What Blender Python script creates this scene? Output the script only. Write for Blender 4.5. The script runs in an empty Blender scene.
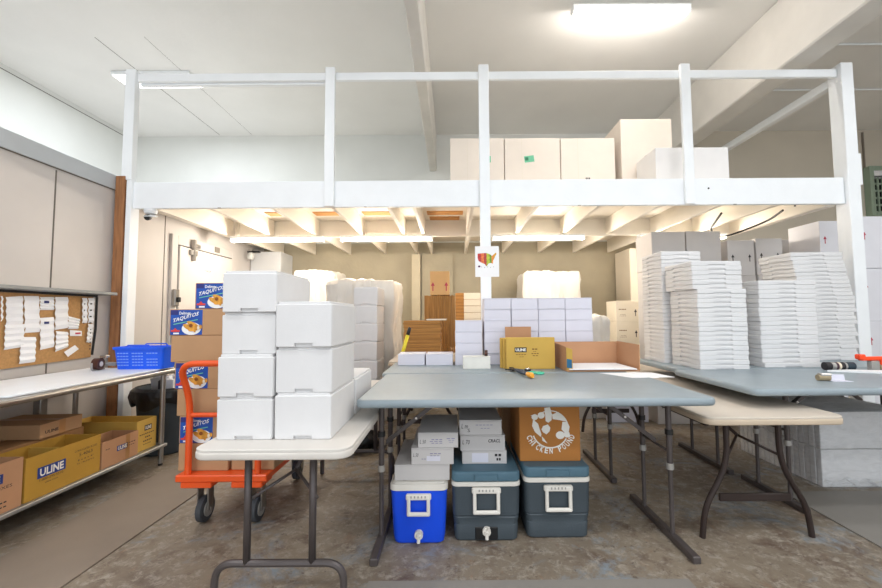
import bpy, bmesh, math, random
from mathutils import Matrix, Vector
C = bpy.context.scene.collection
PI = math.pi
rnd = random.Random(7)

# ---------------------------------------------------------------- camera
F = 392.0; H = 1.3; CX = 452.0
PIT = math.atan(22.5/392); ROLL = -0.007
RM = Matrix.Rotation(PI/2+PIT, 3, 'X') @ Matrix.Rotation(ROLL, 3, 'Z')
cd = bpy.data.cameras.new('camera'); cam = bpy.data.objects.new('camera', cd); C.objects.link(cam)
cd.sensor_width = 36; cd.lens = 36*F/882; cd.shift_x = -(CX-441)/882
cd.clip_start = 0.05
cam.matrix_world = Matrix.Translation((0, 0, H)) @ RM.to_4x4()
bpy.context.scene.camera = cam

# ---------------------------------------------------------------- materials
def lin(h):
    h = h.lstrip('#'); v = [int(h[i:i+2], 16)/255 for i in (0, 2, 4)]
    return tuple(x/12.92 if x <= .04045 else ((x+.055)/1.055)**2.4 for x in v)+(1,)
MC = {}
def mat(name, col, rough=.6, metal=0, var=.07, scale=6, bump=0, bscale=60, emit=0, stretch=(1,1,1), detail=4, coat=0):
    if name in MC: return MC[name]
    m = bpy.data.materials.new(name); m.use_nodes = True; nt = m.node_tree; N = nt.nodes; L = nt.links
    b = N['Principled BSDF']; b.inputs['Roughness'].default_value = rough; b.inputs['Metallic'].default_value = metal
    if coat: b.inputs['Coat Weight'].default_value = coat
    c = lin(col)
    tc = N.new('ShaderNodeTexCoord'); mp = N.new('ShaderNodeMapping'); mp.inputs['Scale'].default_value = stretch
    L.new(tc.outputs['Object'], mp.inputs[0])
    nz = N.new('ShaderNodeTexNoise'); nz.inputs['Scale'].default_value = scale; nz.inputs['Detail'].default_value = detail
    L.new(mp.outputs[0], nz.inputs['Vector'])
    cr = N.new('ShaderNodeValToRGB')
    cr.color_ramp.elements[0].position = .3; cr.color_ramp.elements[1].position = .7
    cr.color_ramp.elements[0].color = tuple(max(0, x*(1-var)) for x in c[:3])+(1,)
    cr.color_ramp.elements[1].color = tuple(min(1, x*(1+var)) for x in c[:3])+(1,)
    L.new(nz.outputs['Fac'], cr.inputs[0]); L.new(cr.outputs[0], b.inputs['Base Color'])
    if bump:
        n2 = N.new('ShaderNodeTexNoise'); n2.inputs['Scale'].default_value = bscale; L.new(mp.outputs[0], n2.inputs['Vector'])
        bp = N.new('ShaderNodeBump'); bp.inputs['Strength'].default_value = bump; bp.inputs['Distance'].default_value = .01
        L.new(n2.outputs['Fac'], bp.inputs['Height']); L.new(bp.outputs[0], b.inputs['Normal'])
    if emit:
        b.inputs['Emission Color'].default_value = c; b.inputs['Emission Strength'].default_value = emit
    MC[name] = m; return m

foam = mat('foam_white', '#dddcdc', .8, var=.015, scale=14, bump=.06, bscale=160)
foam_back = mat('foam_shelf_white', '#dedddd', .8, var=.015, scale=14, bump=.06, bscale=160)
wpaint = mat('white_paint', '#f6f9fb', .45, var=.02, scale=5, bump=.1, bscale=30)
joistm = mat('joist_paint', '#f2ebde', .55, var=.03, scale=3, bump=.08, bscale=25)
rawwood = mat('raw_wood', '#9c6a43', .7, var=.28, scale=7, stretch=(6, 6, .6), bump=.2)
ply = mat('bare_plywood', '#c98f4e', .7, var=.15, scale=5, stretch=(1, 6, 1))
kraft = mat('kraft_card', '#b8906a', .8, var=.05, scale=5, bump=.05)
kraft2 = mat('pinkish_kraft', '#c0916c', .8, var=.05, scale=5, bump=.05)
yellowk = mat('yellow_kraft', '#cfa84f', .75, var=.05, scale=5, bump=.05)
olivek = mat('shelf_kraft', '#b98d33', .75, var=.06, scale=5, bump=.05)
darkk = mat('inner_card', '#a3794f', .85, var=.06, scale=6)
brownc = mat('logo_kraft', '#b47637', .8, var=.05, scale=4)
cwhite = mat('white_card', '#e4e4ea', .6, var=.02, scale=6)
cwhitep = mat('pale_lilac_card', '#dcdbe6', .6, var=.02, scale=6)
cgrey = mat('pale_grey_card', '#cdc9c7', .65, var=.025, scale=6)
ccream = mat('cream_card', '#e6dcc9', .65, var=.03, scale=6)
corrug = mat('corrugated_edges', '#a9783f', .85, var=.35, scale=5, stretch=(.6, .6, 45), detail=2)
corrugv = mat('corrugated_edges_upright', '#a5763f', .85, var=.3, scale=5, stretch=(16, 6, .8), detail=2)
orange = mat('orange_enamel', '#f0591e', .35, var=.04, coat=.3)
orangeh = mat('orange_plastic', '#ff4a18', .4, var=.03)
tgrey = mat('grey_blow_moulded', '#8e9aa1', .40, var=.05, scale=9, bump=.08, bscale=200)
ttan = mat('tan_table_edge', '#c9b7a0', .5, var=.04)
twhite = mat('cream_table_top', '#d5d0c9', .5, var=.025, bump=.06, bscale=200)
twhite2 = mat('almond_table_top', '#cfc4b6', .5, var=.025, bump=.06, bscale=200)
legm = mat('bronze_grey_steel', '#5a5352', .42, .35, var=.08)
legd = mat('dark_brown_steel', '#3b302d', .42, .35, var=.08)
collar = mat('grey_collar', '#a7a49f', .4, .2)
steel = mat('stainless_steel', '#a5a19c', .3, .85, var=.1, scale=3, stretch=(1, 8, 1))
steeld = mat('galvanised_shelf', '#a9aaa9', .4, .7, var=.12, scale=5)
chrome = mat('chrome', '#d5d5d5', .18, 1)
black = mat('black_plastic', '#17181a', .45)
rubber = mat('grey_rubber', '#44474c', .7)
blackbag = mat('black_bin_bag', '#15171b', .3, var=.3, scale=12, bump=.7, bscale=14)
bing = mat('dark_grey_bin', '#3f484f', .6)
blueb = mat('bright_blue_plastic', '#1560f5', .35, var=.05, bump=.1, bscale=90)
coolb = mat('cooler_blue', '#0d4fe8', .4, var=.04, bump=.08, bscale=150)
coold = mat('cooler_slate', '#414b52', .5, var=.05, bump=.12, bscale=180)
coolid = mat('cooler_lid_teal', '#527384', .5, var=.05, bump=.1, bscale=120)
coolw = mat('cooler_white', '#e8e3da', .5, var=.03)
paper = mat('paper_white', '#f3f3f4', .7, var=.015)
cork = mat('cork', '#b98c58', .9, var=.12, scale=60, bump=.3, bscale=150)
tube = mat('fluorescent_tube', '#fff6ea', .4, emit=9)
tubew = mat('fluorescent_tube_warm', '#fff1da', .4, emit=8)
ink = mat('black_ink', '#2a2628', .6)
inkb = mat('navy_ink', '#23306e', .6)
inkr = mat('red_ink', '#c03a50', .6)
inkw = mat('white_ink', '#f0ece4', .6)
lblue = mat('carton_print_blue', '#1b4fa8', .45, var=.15, scale=10)
lnavy = mat('carton_print_navy', '#2a2f78', .45)
lgold = mat('carton_print_gold', '#d99a3c', .5, var=.25, scale=40)
lcream = mat('carton_print_cream', '#e9dcc4', .5)
lred = mat('carton_print_red', '#d8433a', .5)
lgreen = mat('print_green', '#74c7a0', .6)

# ---------------------------------------------------------------- mesh builder
class MB:
    def __init__(s): s.bm = bmesh.new(); s.mats = []
    def mi(s, m):
        if m not in s.mats: s.mats.append(m)
        return s.mats.index(m)
    def _paint(s, faces, m):
        i = s.mi(m)
        for f in faces: f.material_index = i
    def box(s, x0, x1, y0, y1, z0, z1, m, bev=0, seg=1, rot=None, piv=None):
        r = bmesh.ops.create_cube(s.bm, size=1); vs = r['verts']
        M_ = Matrix.Translation(((x0+x1)/2, (y0+y1)/2, (z0+z1)/2)) @ Matrix.Diagonal((abs(x1-x0), abs(y1-y0), abs(z1-z0), 1))
        bmesh.ops.transform(s.bm, matrix=M_, verts=vs)
        fs = set(f for v in vs for f in v.link_faces)
        if bev:
            es = set(e for v in vs for e in v.link_edges)
            rr = bmesh.ops.bevel(s.bm, geom=list(es), offset=bev, segments=seg, profile=.5, affect='EDGES')
            vs = set(rr['verts']); fs = set(rr['faces'])
            for v in list(vs):
                for f in v.link_faces: fs.add(f)
            vs = set(v for f in fs for v in f.verts)
        s._paint(fs, m)
        if rot is not None:
            p = Vector(piv) if piv else Vector(((x0+x1)/2, (y0+y1)/2, (z0+z1)/2))
            bmesh.ops.transform(s.bm, matrix=Matrix.Translation(p) @ rot @ Matrix.Translation(-p), verts=list(vs))
        return s
    def poly(s, pts, m):
        vs = [s.bm.verts.new(p) for p in pts]; f = s.bm.faces.new(vs); f.material_index = s.mi(m); return s
    def prism(s, pts, vec, m):
        v = Vector(vec); a = [s.bm.verts.new(p) for p in pts]; b = [s.bm.verts.new(Vector(p)+v) for p in pts]
        n = len(a); fs = [s.bm.faces.new(a[::-1]), s.bm.faces.new(b)]
        for i in range(n): fs.append(s.bm.faces.new([a[i], a[(i+1) % n], b[(i+1) % n], b[i]]))
        s._paint(fs, m); return s
    def loft(s, rings, m, cap0=True, cap1=True, smooth=True):
        R = [[s.bm.verts.new(p) for p in r] for r in rings]; n = len(R[0]); fs = []
        for a, b in zip(R, R[1:]):
            for i in range(n): fs.append(s.bm.faces.new([a[i], a[(i+1) % n], b[(i+1) % n], b[i]]))
        for f in fs: f.smooth = smooth
        if cap0: fs.append(s.bm.faces.new(R[0][::-1]))
        if cap1: fs.append(s.bm.faces.new(R[-1]))
        s._paint(fs, m); return s
    def tube(s, pts, r, m, seg=10, cap=True):
        pts = [Vector(p) for p in pts]; rings = []; up = None
        for i, p in enumerate(pts):
            d = (pts[min(i+1, len(pts)-1)]-pts[max(i-1, 0)]).normalized()
            if up is None:
                up = Vector((0, 0, 1)) if abs(d.z) < .9 else Vector((1, 0, 0))
            a = d.cross(up).normalized(); b = a.cross(d).normalized(); up = b
            rr = r[i] if isinstance(r, (list, tuple)) else r
            rings.append([p+a*rr*math.cos(t*2*PI/seg)+b*rr*math.sin(t*2*PI/seg) for t in range(seg)])
        return s.loft(rings, m, cap, cap)
    def build(s, name, parent=None, loc=None, rotz=0, label=None):
        bmesh.ops.recalc_face_normals(s.bm, faces=s.bm.faces)
        for e in s.bm.edges:
            if len(e.link_faces) == 2 and e.calc_face_angle(0) > .55: e.smooth = False
        me = bpy.data.meshes.new(name); s.bm.to_mesh(me); s.bm.free()
        for m in s.mats: me.materials.append(m)
        o = bpy.data.objects.new(name, me); C.objects.link(o)
        if parent is not None: o.parent = parent
        if loc is not None: o.location = loc
        if rotz: o.rotation_euler = (0, 0, rotz)
        if label: o['label'] = label
        return o

def rrect(cx, cy, hx, hy, r, z, n=5):
    pts = []
    for k, (sx, sy) in enumerate(((1, 1), (-1, 1), (-1, -1), (1, -1))):
        for i in range(n+1):
            a = k*PI/2+i*PI/2/n
            pts.append((cx+sx*(hx-r)+r*math.cos(a), cy+sy*(hy-r)+r*math.sin(a), z))
    return pts
def slab(mb, cx, cy, hx, hy, z0, z1, r, m, e=.008, n=5):
    """rounded slab with softened rims"""
    rings = []
    st = 3
    for i in range(st+1):
        a = i*PI/2/st; rings.append(rrect(cx, cy, hx-e*(1-math.sin(a)), hy-e*(1-math.sin(a)), max(.001, r-e*(1-math.sin(a))), z0+e*(1-math.cos(a)), n))
    for i in range(st+1):
        a = i*PI/2/st; rings.append(rrect(cx, cy, hx-e*(1-math.cos(a)), hy-e*(1-math.cos(a)), max(.001, r-e*(1-math.cos(a))), z1-e*(1-math.sin(a)), n))
    return mb.loft(rings, m)
def arcpts(pts, rad, n=6):
    """round the inner corners of a polyline"""
    P = [Vector(p) for p in pts]; out = [P[0]]
    for i in range(1, len(P)-1):
        a = (P[i-1]-P[i]); b = (P[i+1]-P[i]); la, lb = a.length, b.length
        d = min(rad, la*.49, lb*.49); a.normalize(); b.normalize()
        p0 = P[i]+a*d; p1 = P[i]+b*d
        for k in range(n+1):
            t = k/n; out.append(p0*(1-t)**2+P[i]*2*t*(1-t)+p1*t*t)
    out.append(P[-1]); return out
def link(o): C.objects.link(o); return o
def thing(name, label, cat, loc=(0, 0, 0), rotz=0, group=None):
    o = link(bpy.data.objects.new(name, None)); o.location = loc; o.rotation_euler = (0, 0, rotz); o.empty_display_size = .1
    o['label'] = label; o['category'] = cat
    if group: o['group'] = group
    return o
def tag(o, label, cat, group=None, kind=None):
    o['label'] = label; o['category'] = cat
    if group: o['group'] = group
    if kind: o['kind'] = kind
    return o
def struct(o): o['kind'] = 'structure'; return o
def dup(root, loc, rotz=0, label=None, group=None):
    r = root.copy(); C.objects.link(r); r.location = loc; r.rotation_euler = (0, 0, rotz)
    if label: r['label'] = label
    if group: r['group'] = group
    for ch in list(root.children):
        c = ch.copy(); C.objects.link(c); c.parent = r
        for g in list(ch.children):
            d = g.copy(); C.objects.link(d); d.parent = c
    return r
def cut(o, cutter_mb):
    c = cutter_mb.build('cutter'); md = o.modifiers.new('b', 'BOOLEAN'); md.object = c; md.operation = 'DIFFERENCE'; md.solver = 'EXACT'
    dg = bpy.context.evaluated_depsgraph_get(); me = bpy.data.meshes.new_from_object(o.evaluated_get(dg))
    o.modifiers.clear(); o.data = me; cm = c.data; bpy.data.objects.remove(c); bpy.data.meshes.remove(cm)
ORD = ['', 'first', 'second', 'third', 'fourth', 'fifth', 'sixth', 'seventh', 'eighth', 'ninth', 'tenth', 'eleventh', 'twelfth', 'thirteenth', 'fourteenth', 'fifteenth', 'sixteenth', 'seventeenth', 'eighteenth', 'nineteenth', 'twentieth']
ORD += ['twenty-'+w for w in ORD[1:10]] + ['thirtieth', 'thirty-first', 'thirty-second']
AX = {'-Y': (Vector((1, 0, 0)), Vector((0, 0, 1)), Vector((0, -1, 0))),
      '+X': (Vector((0, 1, 0)), Vector((0, 0, 1)), Vector((1, 0, 0))),
      'Z': (Vector((1, 0, 0)), Vector((0, 1, 0)), Vector((0, 0, 1)))}
def text(s, w, h, m, parent, org, ax='-Y', shear=0, name='lettering', thick=.0008, slant=0, bold=0):
    """printed words: w wide, h high, org = lower left corner, in the parent's space"""
    cu = bpy.data.curves.new('t', 'FONT'); cu.body = s; cu.size = 1; cu.shear = shear; cu.resolution_u = 2; cu.offset = bold
    o = link(bpy.data.objects.new('t', cu)); dg = bpy.context.evaluated_depsgraph_get()
    me = bpy.data.meshes.new_from_object(o.evaluated_get(dg)); bpy.data.objects.remove(o); bpy.data.curves.remove(cu)
    xs = [v.co.x for v in me.vertices]; ys = [v.co.y for v in me.vertices]
    x0, x1, y0, y1 = min(xs), max(xs), min(ys), max(ys)
    U, V, N_ = AX[ax]; org = Vector(org)
    for v in me.vertices:
        a = (v.co.x-x0)/(x1-x0)*w; b = (v.co.y-y0)/(y1-y0)*h+slant*a
        v.co = org+U*a+V*b+N_*thick
    me.name = name; me.materials.clear(); me.materials.append(m)
    o = link(bpy.data.objects.new(name, me)); o.parent = parent; return o
def decal(mb, u0, v0, u1, v1, m, org, ax='-Y', k=1, pts=None, slant=0):
    U, V, N_ = AX[ax]; org = Vector(org)+N_*(.0006*k)
    q = pts or ((u0, v0), (u1, v0), (u1, v1), (u0, v1))
    mb.poly([org+U*a+V*(b+slant*a) for a, b in q], m); return mb
def ell(cx, cy, rx, ry, n=20, rot=0, a0=0, a1=2*PI):
    out = []
    for i in range(n):
        t = a0+(a1-a0)*i/(n if abs(a1-a0-2*PI) < 1e-6 else n-1); x = rx*math.cos(t); y = ry*math.sin(t)
        out.append((cx+x*math.cos(rot)-y*math.sin(rot), cy+x*math.sin(rot)+y*math.cos(rot)))
    return out
# ================================================================ SETTING
def floor_mat():
    m = bpy.data.materials.new('worn_painted_concrete'); m.use_nodes = True; nt = m.node_tree; N = nt.nodes; L = nt.links; b = N['Principled BSDF']
    tc = N.new('ShaderNodeTexCoord')
    def noise(sc, det=6, dist=0, st=(1, 1, 1), rgh=.6):
        mp = N.new('ShaderNodeMapping'); mp.inputs['Scale'].default_value = st; L.new(tc.outputs['Object'], mp.inputs[0])
        n = N.new('ShaderNodeTexNoise'); n.inputs['Scale'].default_value = sc; n.inputs['Detail'].default_value = det; n.inputs['Distortion'].default_value = dist; n.inputs['Roughness'].default_value = rgh
        L.new(mp.outputs[0], n.inputs['Vector']); return n.outputs['Fac']
    def ramp(f, p0, p1, c0=(0, 0, 0, 1), c1=(1, 1, 1, 1)):
        r = N.new('ShaderNodeValToRGB'); r.color_ramp.elements[0].position = p0; r.color_ramp.elements[1].position = p1
        r.color_ramp.elements[0].color = c0; r.color_ramp.elements[1].color = c1; L.new(f, r.inputs[0]); return r.outputs[0]
    def mix(f, a, c):
        x = N.new('ShaderNodeMix'); x.data_type = 'RGBA'; L.new(f, x.inputs[0])
        for i, v in ((6, a), (7, c)):
            if isinstance(v, tuple): x.inputs[i].default_value = v
            else: L.new(v, x.inputs[i])
        return x.outputs[2]
    base = ramp(noise(1.1, 8), .3, .7, lin('#766a5c'), lin('#948775'))
    dirt = mix(ramp(noise(5, 8, .5), .5, .68), base, lin('#655347'))
    blue = mix(ramp(noise(1.7, 12, .5, (1, 1, 1), .78), .52, .64), dirt, lin('#87929a'))
    rust = mix(ramp(noise(9, 10, .4, (1, .6, 1), .7), .60, .72), blue, lin('#8d6f58'))
    grit = mix(ramp(noise(14, 12, .3, (1, 1, 1), .8), .50, .62), rust, lin('#a39a8d'))
    rust = mix(ramp(noise(22, 10, .2, (1, 1, 1), .8), .56, .66), grit, lin('#584a40'))
    fleck = mix(ramp(noise(70, 2), .74, .78), rust, lin('#a9a196'))
    L.new(fleck, b.inputs['Base Color'])
    rr = ramp(noise(3, 6), .3, .7, (.38,)*3+(1,), (.65,)*3+(1,)); L.new(rr, b.inputs['Roughness'])
    bp = N.new('ShaderNodeBump'); bp.inputs['Strength'].default_value = .15; bp.inputs['Distance'].default_value = .01; L.new(noise(25, 6), bp.inputs['Height']); L.new(bp.outputs[0], b.inputs['Normal'])
    return m
FY0 = -3.5
struct(MB().box(-5.95, 8.3, FY0, 7.3, -.1, 0, floor_mat()).build('floor'))
ceilm = mat('ceiling_plaster', '#f2f1ee', .8, var=.03, scale=1.2, bump=.12, bscale=18)
wallm = mat('upper_wall_paint', '#e6e7e3', .8, var=.03, scale=1.5, bump=.12, bscale=12)
wallr = mat('right_bay_plaster', '#d8cfbf', .8, var=.04, scale=1.5, bump=.12, bscale=12)
seam = mat('dark_seam', '#6d675f', .9)
panel = mat('cooler_wall_panel', '#cfc9c4', .55, var=.035, scale=2.2, bump=.05, bscale=12)
panelt = mat('cooler_wall_trim', '#c4c9cc', .5, var=.03)
block = mat('painted_block', '#aba28d', .85, var=.07, scale=2.5, bump=.35, bscale=14)
doorm = mat('cooler_door', '#d9d2cc', .5, var=.02)

mb = MB().box(-5.95, 8.3, FY0, 7.3, 4.7, 4.8, ceilm)
for x in (-4.3, -3.7): mb.box(x, x+(.007 if x < -4 else .003), 4.55, 7.1, 4.698, 4.7, seam)
struct(mb.build('ceiling'))
mb = MB().box(-5.95, 8.3, 7.15, 7.3, 2.66, 4.7, wallm)
struct(mb.build('wall_back_upper'))
mb = MB().box(-3.45, 8.3, 7.15, 7.3, 0, 2.66, block)
struct(mb.build('wall_back'))
struct(MB().box(3.85, 8.3, 7.10, 7.149, 0, 4.7, wallr).build('wall_back_right_bay'))
mb = MB().box(-6.1, -5.95, FY0, 7.3, 2.5, 4.7, wallm)
mb.box(-5.95, -5.945, 1, 7.15, 4.62, 4.628, seam)
struct(mb.build('wall_left_upper'))
struct(MB().box(8.3, 8.45, FY0, 7.3, 0, 4.7, wallr).build('wall_right'))
# the white insulated panel wall of the cold room
mb = MB().box(-5.95, -3.45, FY0, 7.15, 0, 2.77, panel)
for y in (3.35, 4.66): mb.box(-3.451, -3.4475, y, y+.012, .02, 2.6 if y < 4 else 2.55, seam)
struct(mb.build('wall_left'))
struct(MB().box(-3.45, -3.435, FY0, 7.1, 2.62, 2.77, panelt, .003).build('trim_1'))
struct(MB().box(-3.45, -3.44, FY0, 4.6, 2.613, 2.62, seam).build('trim_2'))
# corner column and wall pilasters under the platform
struct(MB().box(-3.44, -2.92, 6.65, 7.15, 0, 2.43, mat('column_paint', '#d6d8da', .7, var=.03, scale=4), .01).build('trim_3'))
struct(MB().box(-.72, -.57, 7.03, 7.15, 0, 2.43, mat('pilaster_paint', '#c6bca4', .8, var=.04)).build('trim_4'))
struct(MB().box(-.55, .02, 7.09, 7.15, 0, 2.43, block).build('trim_5'))
struct(MB().box(2.97, 4.6, 6.5, 7.09, 0, 2.42, mat('cream_partition', '#e6dccb', .7, var=.03, scale=3), .01).build('wall_back_partition'))
# ceiling beams running away from the camera
beam = mat('beam_paint', '#dfdcd6', .75, var=.05, scale=3, bump=.2, bscale=10)
struct(MB().box(-.40, -.27, FY0, 7.15, 4.0, 4.7, beam, .01).build('trim_6'))
struct(MB().box(3.55, 3.84, FY0, 7.10, 3.95, 4.7, beam, .015).build('trim_7'))
for i, (x0, x1, y) in enumerate(((3.8, 8.2, 4.75), (3.8, 8.2, 5.75))):
    struct(MB().tube([(x0, y, 4.685), (x1, y, 4.685)], .012, wpaint, 8).build('trim_%d' % (8+i)))
struct(MB().tube([(7.62, 7.08, 2.7), (7.62, 7.08, 4.65)], .015, mat('corner_line_brown', '#8f857a', .6), 8).build('trim_10'))  # thin tube added to stand in for the corner line of the walls
# cold room door
dr = MB().box(-3.45, -3.40, 4.87, 6.04, .05, 2.21, doorm, .008, 2).build('door_1'); struct(dr)
mb = MB()
for y0, y1, z0, z1 in ((4.75, 4.855, 0, 2.34), (6.055, 6.16, 0, 2.34), (4.855, 6.055, 2.225, 2.34)): mb.box(-3.45, -3.415, y0, y1, z0, z1, panel, .004)
mb.build('door_frame', dr)
mb = MB()
for y0, y1, z0, z1 in ((4.857, 4.866, .05, 2.222), (4.857, 6.052, 2.213, 2.222)): mb.box(-3.449, -3.425, y0, y1, z0, z1, black)
mb.build('door_gasket', dr)
hg = MB().box(-3.40, -3.37, 5.03, 5.17, 2.12, 2.19, steel, .006).box(-3.415, -3.36, 5.08, 5.12, 2.05, 2.33, steel, .006).box(-3.40, -3.365, 5.10, 5.22, 2.23, 2.28, steel, .006)
hg.build('door_hinge', dr)
hd = MB().box(-3.415, -3.37, 4.765, 4.845, 1.45, 1.66, steel, .01).box(-3.37, -3.34, 4.78, 4.83, 1.50, 1.56, black, .006)
hd.build('door_latch', dr)
MB().box(-3.415, -3.375, 4.78, 4.84, 1.02, 1.12, steel, .006).build('door_strike', dr)
MB().box(-3.415, -3.408, 5.60, 5.72, 2.25, 2.33, mat('plaque_grey', '#8b8378', .5), .003).build('door_plaque', dr)
mb = MB(); mb.prism([(-3.40, 5.43+a, 1.96+b) for a, b in ell(0, 0, .11, .055, 28)], (.004, 0, 0), paper)
sg = mb.build('oval_sign', dr)
text('Freezer', .17, .05, ink, dr, (-3.3955, 5.345, 1.935), '+X', .3)
# louvred green window high in the far right bay
wn = MB(); gf = mat('green_frame', '#9aac98', .6)
for x0, x1, z0, z1 in ((7.60, 7.68, 3.06, 3.98), (8.16, 8.24, 3.02, 3.98), (7.68, 8.16, 3.9, 3.98), (7.68, 8.16, 3.06, 3.14)): wn.box(x0, x1, 6.98, 7.10, z0, z1, gf, .006)
w = struct(wn.build('window_1'))
g = MB().box(7.68, 8.16, 7.06, 7.09, 3.1, 3.9, mat('dark_glass', '#2c3330', .2))
g.build('window_pane', w)
g = MB()
for i in range(6): g.box(7.68, 8.16, 7.0, 7.03, 3.12+i*.13, 3.15+i*.13, gf)
for i in range(5): g.box(7.74+i*.09, 7.765+i*.09, 6.995, 7.02, 3.1, 3.78, gf)
g.box(7.68, 8.16, 7.0, 7.05, 3.76, 3.9, paper)
g.build('window_grille', w)

# ================================================================ MEZZANINE
Y0 = 3.95
mz = thing('mezzanine_platform', 'white painted timber storage platform with railing spanning the room', 'storage platform', (0, Y0, 0))
def mp(name, mb, label=None): return mb.build(name, mz, (0, -Y0, 0), label=label)
mb = MB().box(-3.30, .30, Y0+.02, Y0+.06, 2.43, 2.705, wpaint, .004); mb.box(.302, 4.05, Y0+.02, Y0+.06, 2.43, 2.705, wpaint, .004)
for x in (-2.4, -.9, 1.3, 2.9): mb.box(x, x+.03, Y0+.015, Y0+.03, 2.428, 2.434, steel)
mb.tube([(2.65, Y0+.03, 2.6), (2.65, Y0+.018, 2.6)], .010, black, 8)
mp('fascia_beam', mb)
mb = MB().box(-3.325, -3.27, Y0-.01, Y0+.1, 0, 2.72, wpaint, .004).box(-3.385, -3.28, Y0-.01, Y0+.06, 2.722, 3.90, wpaint, .005); mp('post', mb)
mp('stud', MB().box(-3.43, -3.335, Y0-.02, Y0+.08, 0, 2.76, rawwood, .004), 'bare brown wooden stud against the panel wall')
mp('post', MB().box(-1.30, -1.20, Y0-.02, Y0+.018, 2.43, 3.90, wpaint, .005))
mp('post', MB().box(.29, .395, Y0-.03, Y0+.018, 0, 3.91, wpaint, .005))
mp('post', MB().box(2.39, 2.49, Y0-.02, Y0+.018, 2.43, 3.91, wpaint, .005))
mb = MB().box(4.055, 4.18, Y0-.02, Y0+.13, 0, 3.91, wpaint, .005).box(4.18, 4.225, Y0+.0, Y0+.1, 2.62, 2.95, wpaint, .004)
mp('post', mb)
mp('top_rail', MB().box(-3.28, 4.055, Y0+.02, Y0+.06, 3.78, 3.865, wpaint, .006).box(-3.28, -1.30, Y0+.061, Y0+.1, 3.76, 3.80, wpaint, .004))
mp('side_rail', MB().box(4.08, 4.16, Y0+.131, 7.09, 3.74, 3.83, wpaint, .006))
mb = MB().box(-3.43, 4.05, Y0+.101, 7.09, 2.665, 2.70, joistm); mp('deck', mb)
JX = [-3.1, -2.52, -1.88, -1.24, -.66, -.39, .22, .9, 1.55, 2.19, 2.82, 3.42]
for i, x in enumerate(JX):
    mp('joist', MB().box(x-.02, x+.02, Y0+.102, 5.475, 2.44, 2.664, joistm, .003))
for i, x in enumerate(JX):
    mp('joist', MB().box(x+.01, x+.05, 5.525, 7.08, 2.44, 2.664, joistm, .003))
mp('cross_beam', MB().box(-3.0, 3.93, 5.48, 5.52, 2.43, 2.664, joistm, .004))
mb = MB().box(3.94, 4.04, Y0+.115, 7.08, 2.43, 2.664, joistm, .005)
for k in range(3): mb.tube([(3.945, 4.25+k*.09, 2.54+.01*(k % 2)), (3.936, 4.25+k*.09, 2.54+.01*(k % 2))], .012, black, 8)
mp('end_beam', mb)
mp('wall_ledger', MB().box(-3.428, -3.38, Y0+.1, 6.64, 2.53, 2.664, joistm, .003))
for a, b, y in ((-2.46, -1.9, 5.0), (-1.84, -1.28, 5.0), (-1.2, -.70, 5.0), (-.36, .18, 5.0), (-3.0, -2.56, 5.0), (-.34, .14, 5.28)):
    mp('plywood_patch', MB().box(a+.04, b-.03, y, y+.17, 2.655, 2.6648, ply), 'bare tan plywood strip')

# ---- lamps
def area(name, x, y, z, sx, sy, power, col, parent=None, rot=(0, 0, 0)):
    l = bpy.data.lights.new(name, 'AREA'); l.shape = 'RECTANGLE'; l.size = sx; l.size_y = sy; l.energy = power; l.color = col
    o = link(bpy.data.objects.new(name, l)); o.location = (x, y, z); o.rotation_euler = rot
    if parent: o.parent = parent
    return o
WARM = (1, .91, .80); NEUT = (1, .92, .84); COOL = (.86, .93, 1)
def strip(cx, y, z, ln, label, tm, power, col, group, below=True):
    t = thing('fluorescent_light', label, 'light fitting', (cx, y, z), 0, group)
    MB().box(-ln/2, ln/2, -.06, .06, -.03, .0, wpaint, .006).build('housing', t)
    for s in (-.03, .03): MB().tube([(-ln/2+.02, s, -.05), (ln/2-.02, s, -.05)], .016, tm, 8).build('lamp_tube', t)
    for s in (-1, 1): MB().box(s*(ln/2-.01)-.01, s*(ln/2-.01)+.01, -.055, .055, -.075, -.0305, wpaint, .003).build('socket', t)
    for k in (-.4, 0, .4):
        l = bpy.data.lights.new('lamp_glow', 'POINT'); l.shadow_soft_size = .05; l.energy = power/2.2; l.color = col
        o = link(bpy.data.objects.new('lamp_glow', l)); o.parent = t; o.location = (k, 0, -.13)
    return t
G = 'fluorescent strips under the platform'
strip(-2.42, 5.40, 2.425, 1.28, 'fluorescent strip glowing under the platform, leftmost, above the white foam boxes', tubew, 28, WARM, G)
strip(-.90, 5.40, 2.425, 1.28, 'fluorescent strip glowing under the platform, second from the left', tubew, 28, WARM, G)
strip(1.20, 5.40, 2.425, 1.28, 'fluorescent strip glowing under the platform, just right of the map poster post', tubew, 28, WARM, G)
strip(3.20, 5.40, 2.425, 1.2, 'fluorescent strip mostly hidden behind pale cartons, at the right under the platform', tubew, 23, WARM, G)
t = strip(1.97, 4.10, 4.66, 1.28, 'twin tube light on the upper ceiling, top centre right', tube, 22, NEUT, None)
MB().tube([(-.3, 0, 0), (-.3, 0, .04)], .008, wpaint).build('hanger', t); MB().tube([(.45, 0, 0), (.45, 0, .04)], .008, wpaint).build('hanger', t)
t = thing('ceiling_light', 'bright white ceiling light seen behind the left railing corner', 'light fitting', (-4.13, 5.36, 4.7))
MB().box(-.54, .54, -.17, .17, -.05, 0, wpaint, .01).build('housing', t)
MB().box(-.52, .52, -.15, .15, -.058, -.0505, mat('light_diffuser', '#ffffff', .4, emit=4)).build('diffuser', t)
area('lamp_glow', 0, 0, -.08, 1.2, .4, 50, COOL, t)

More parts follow.
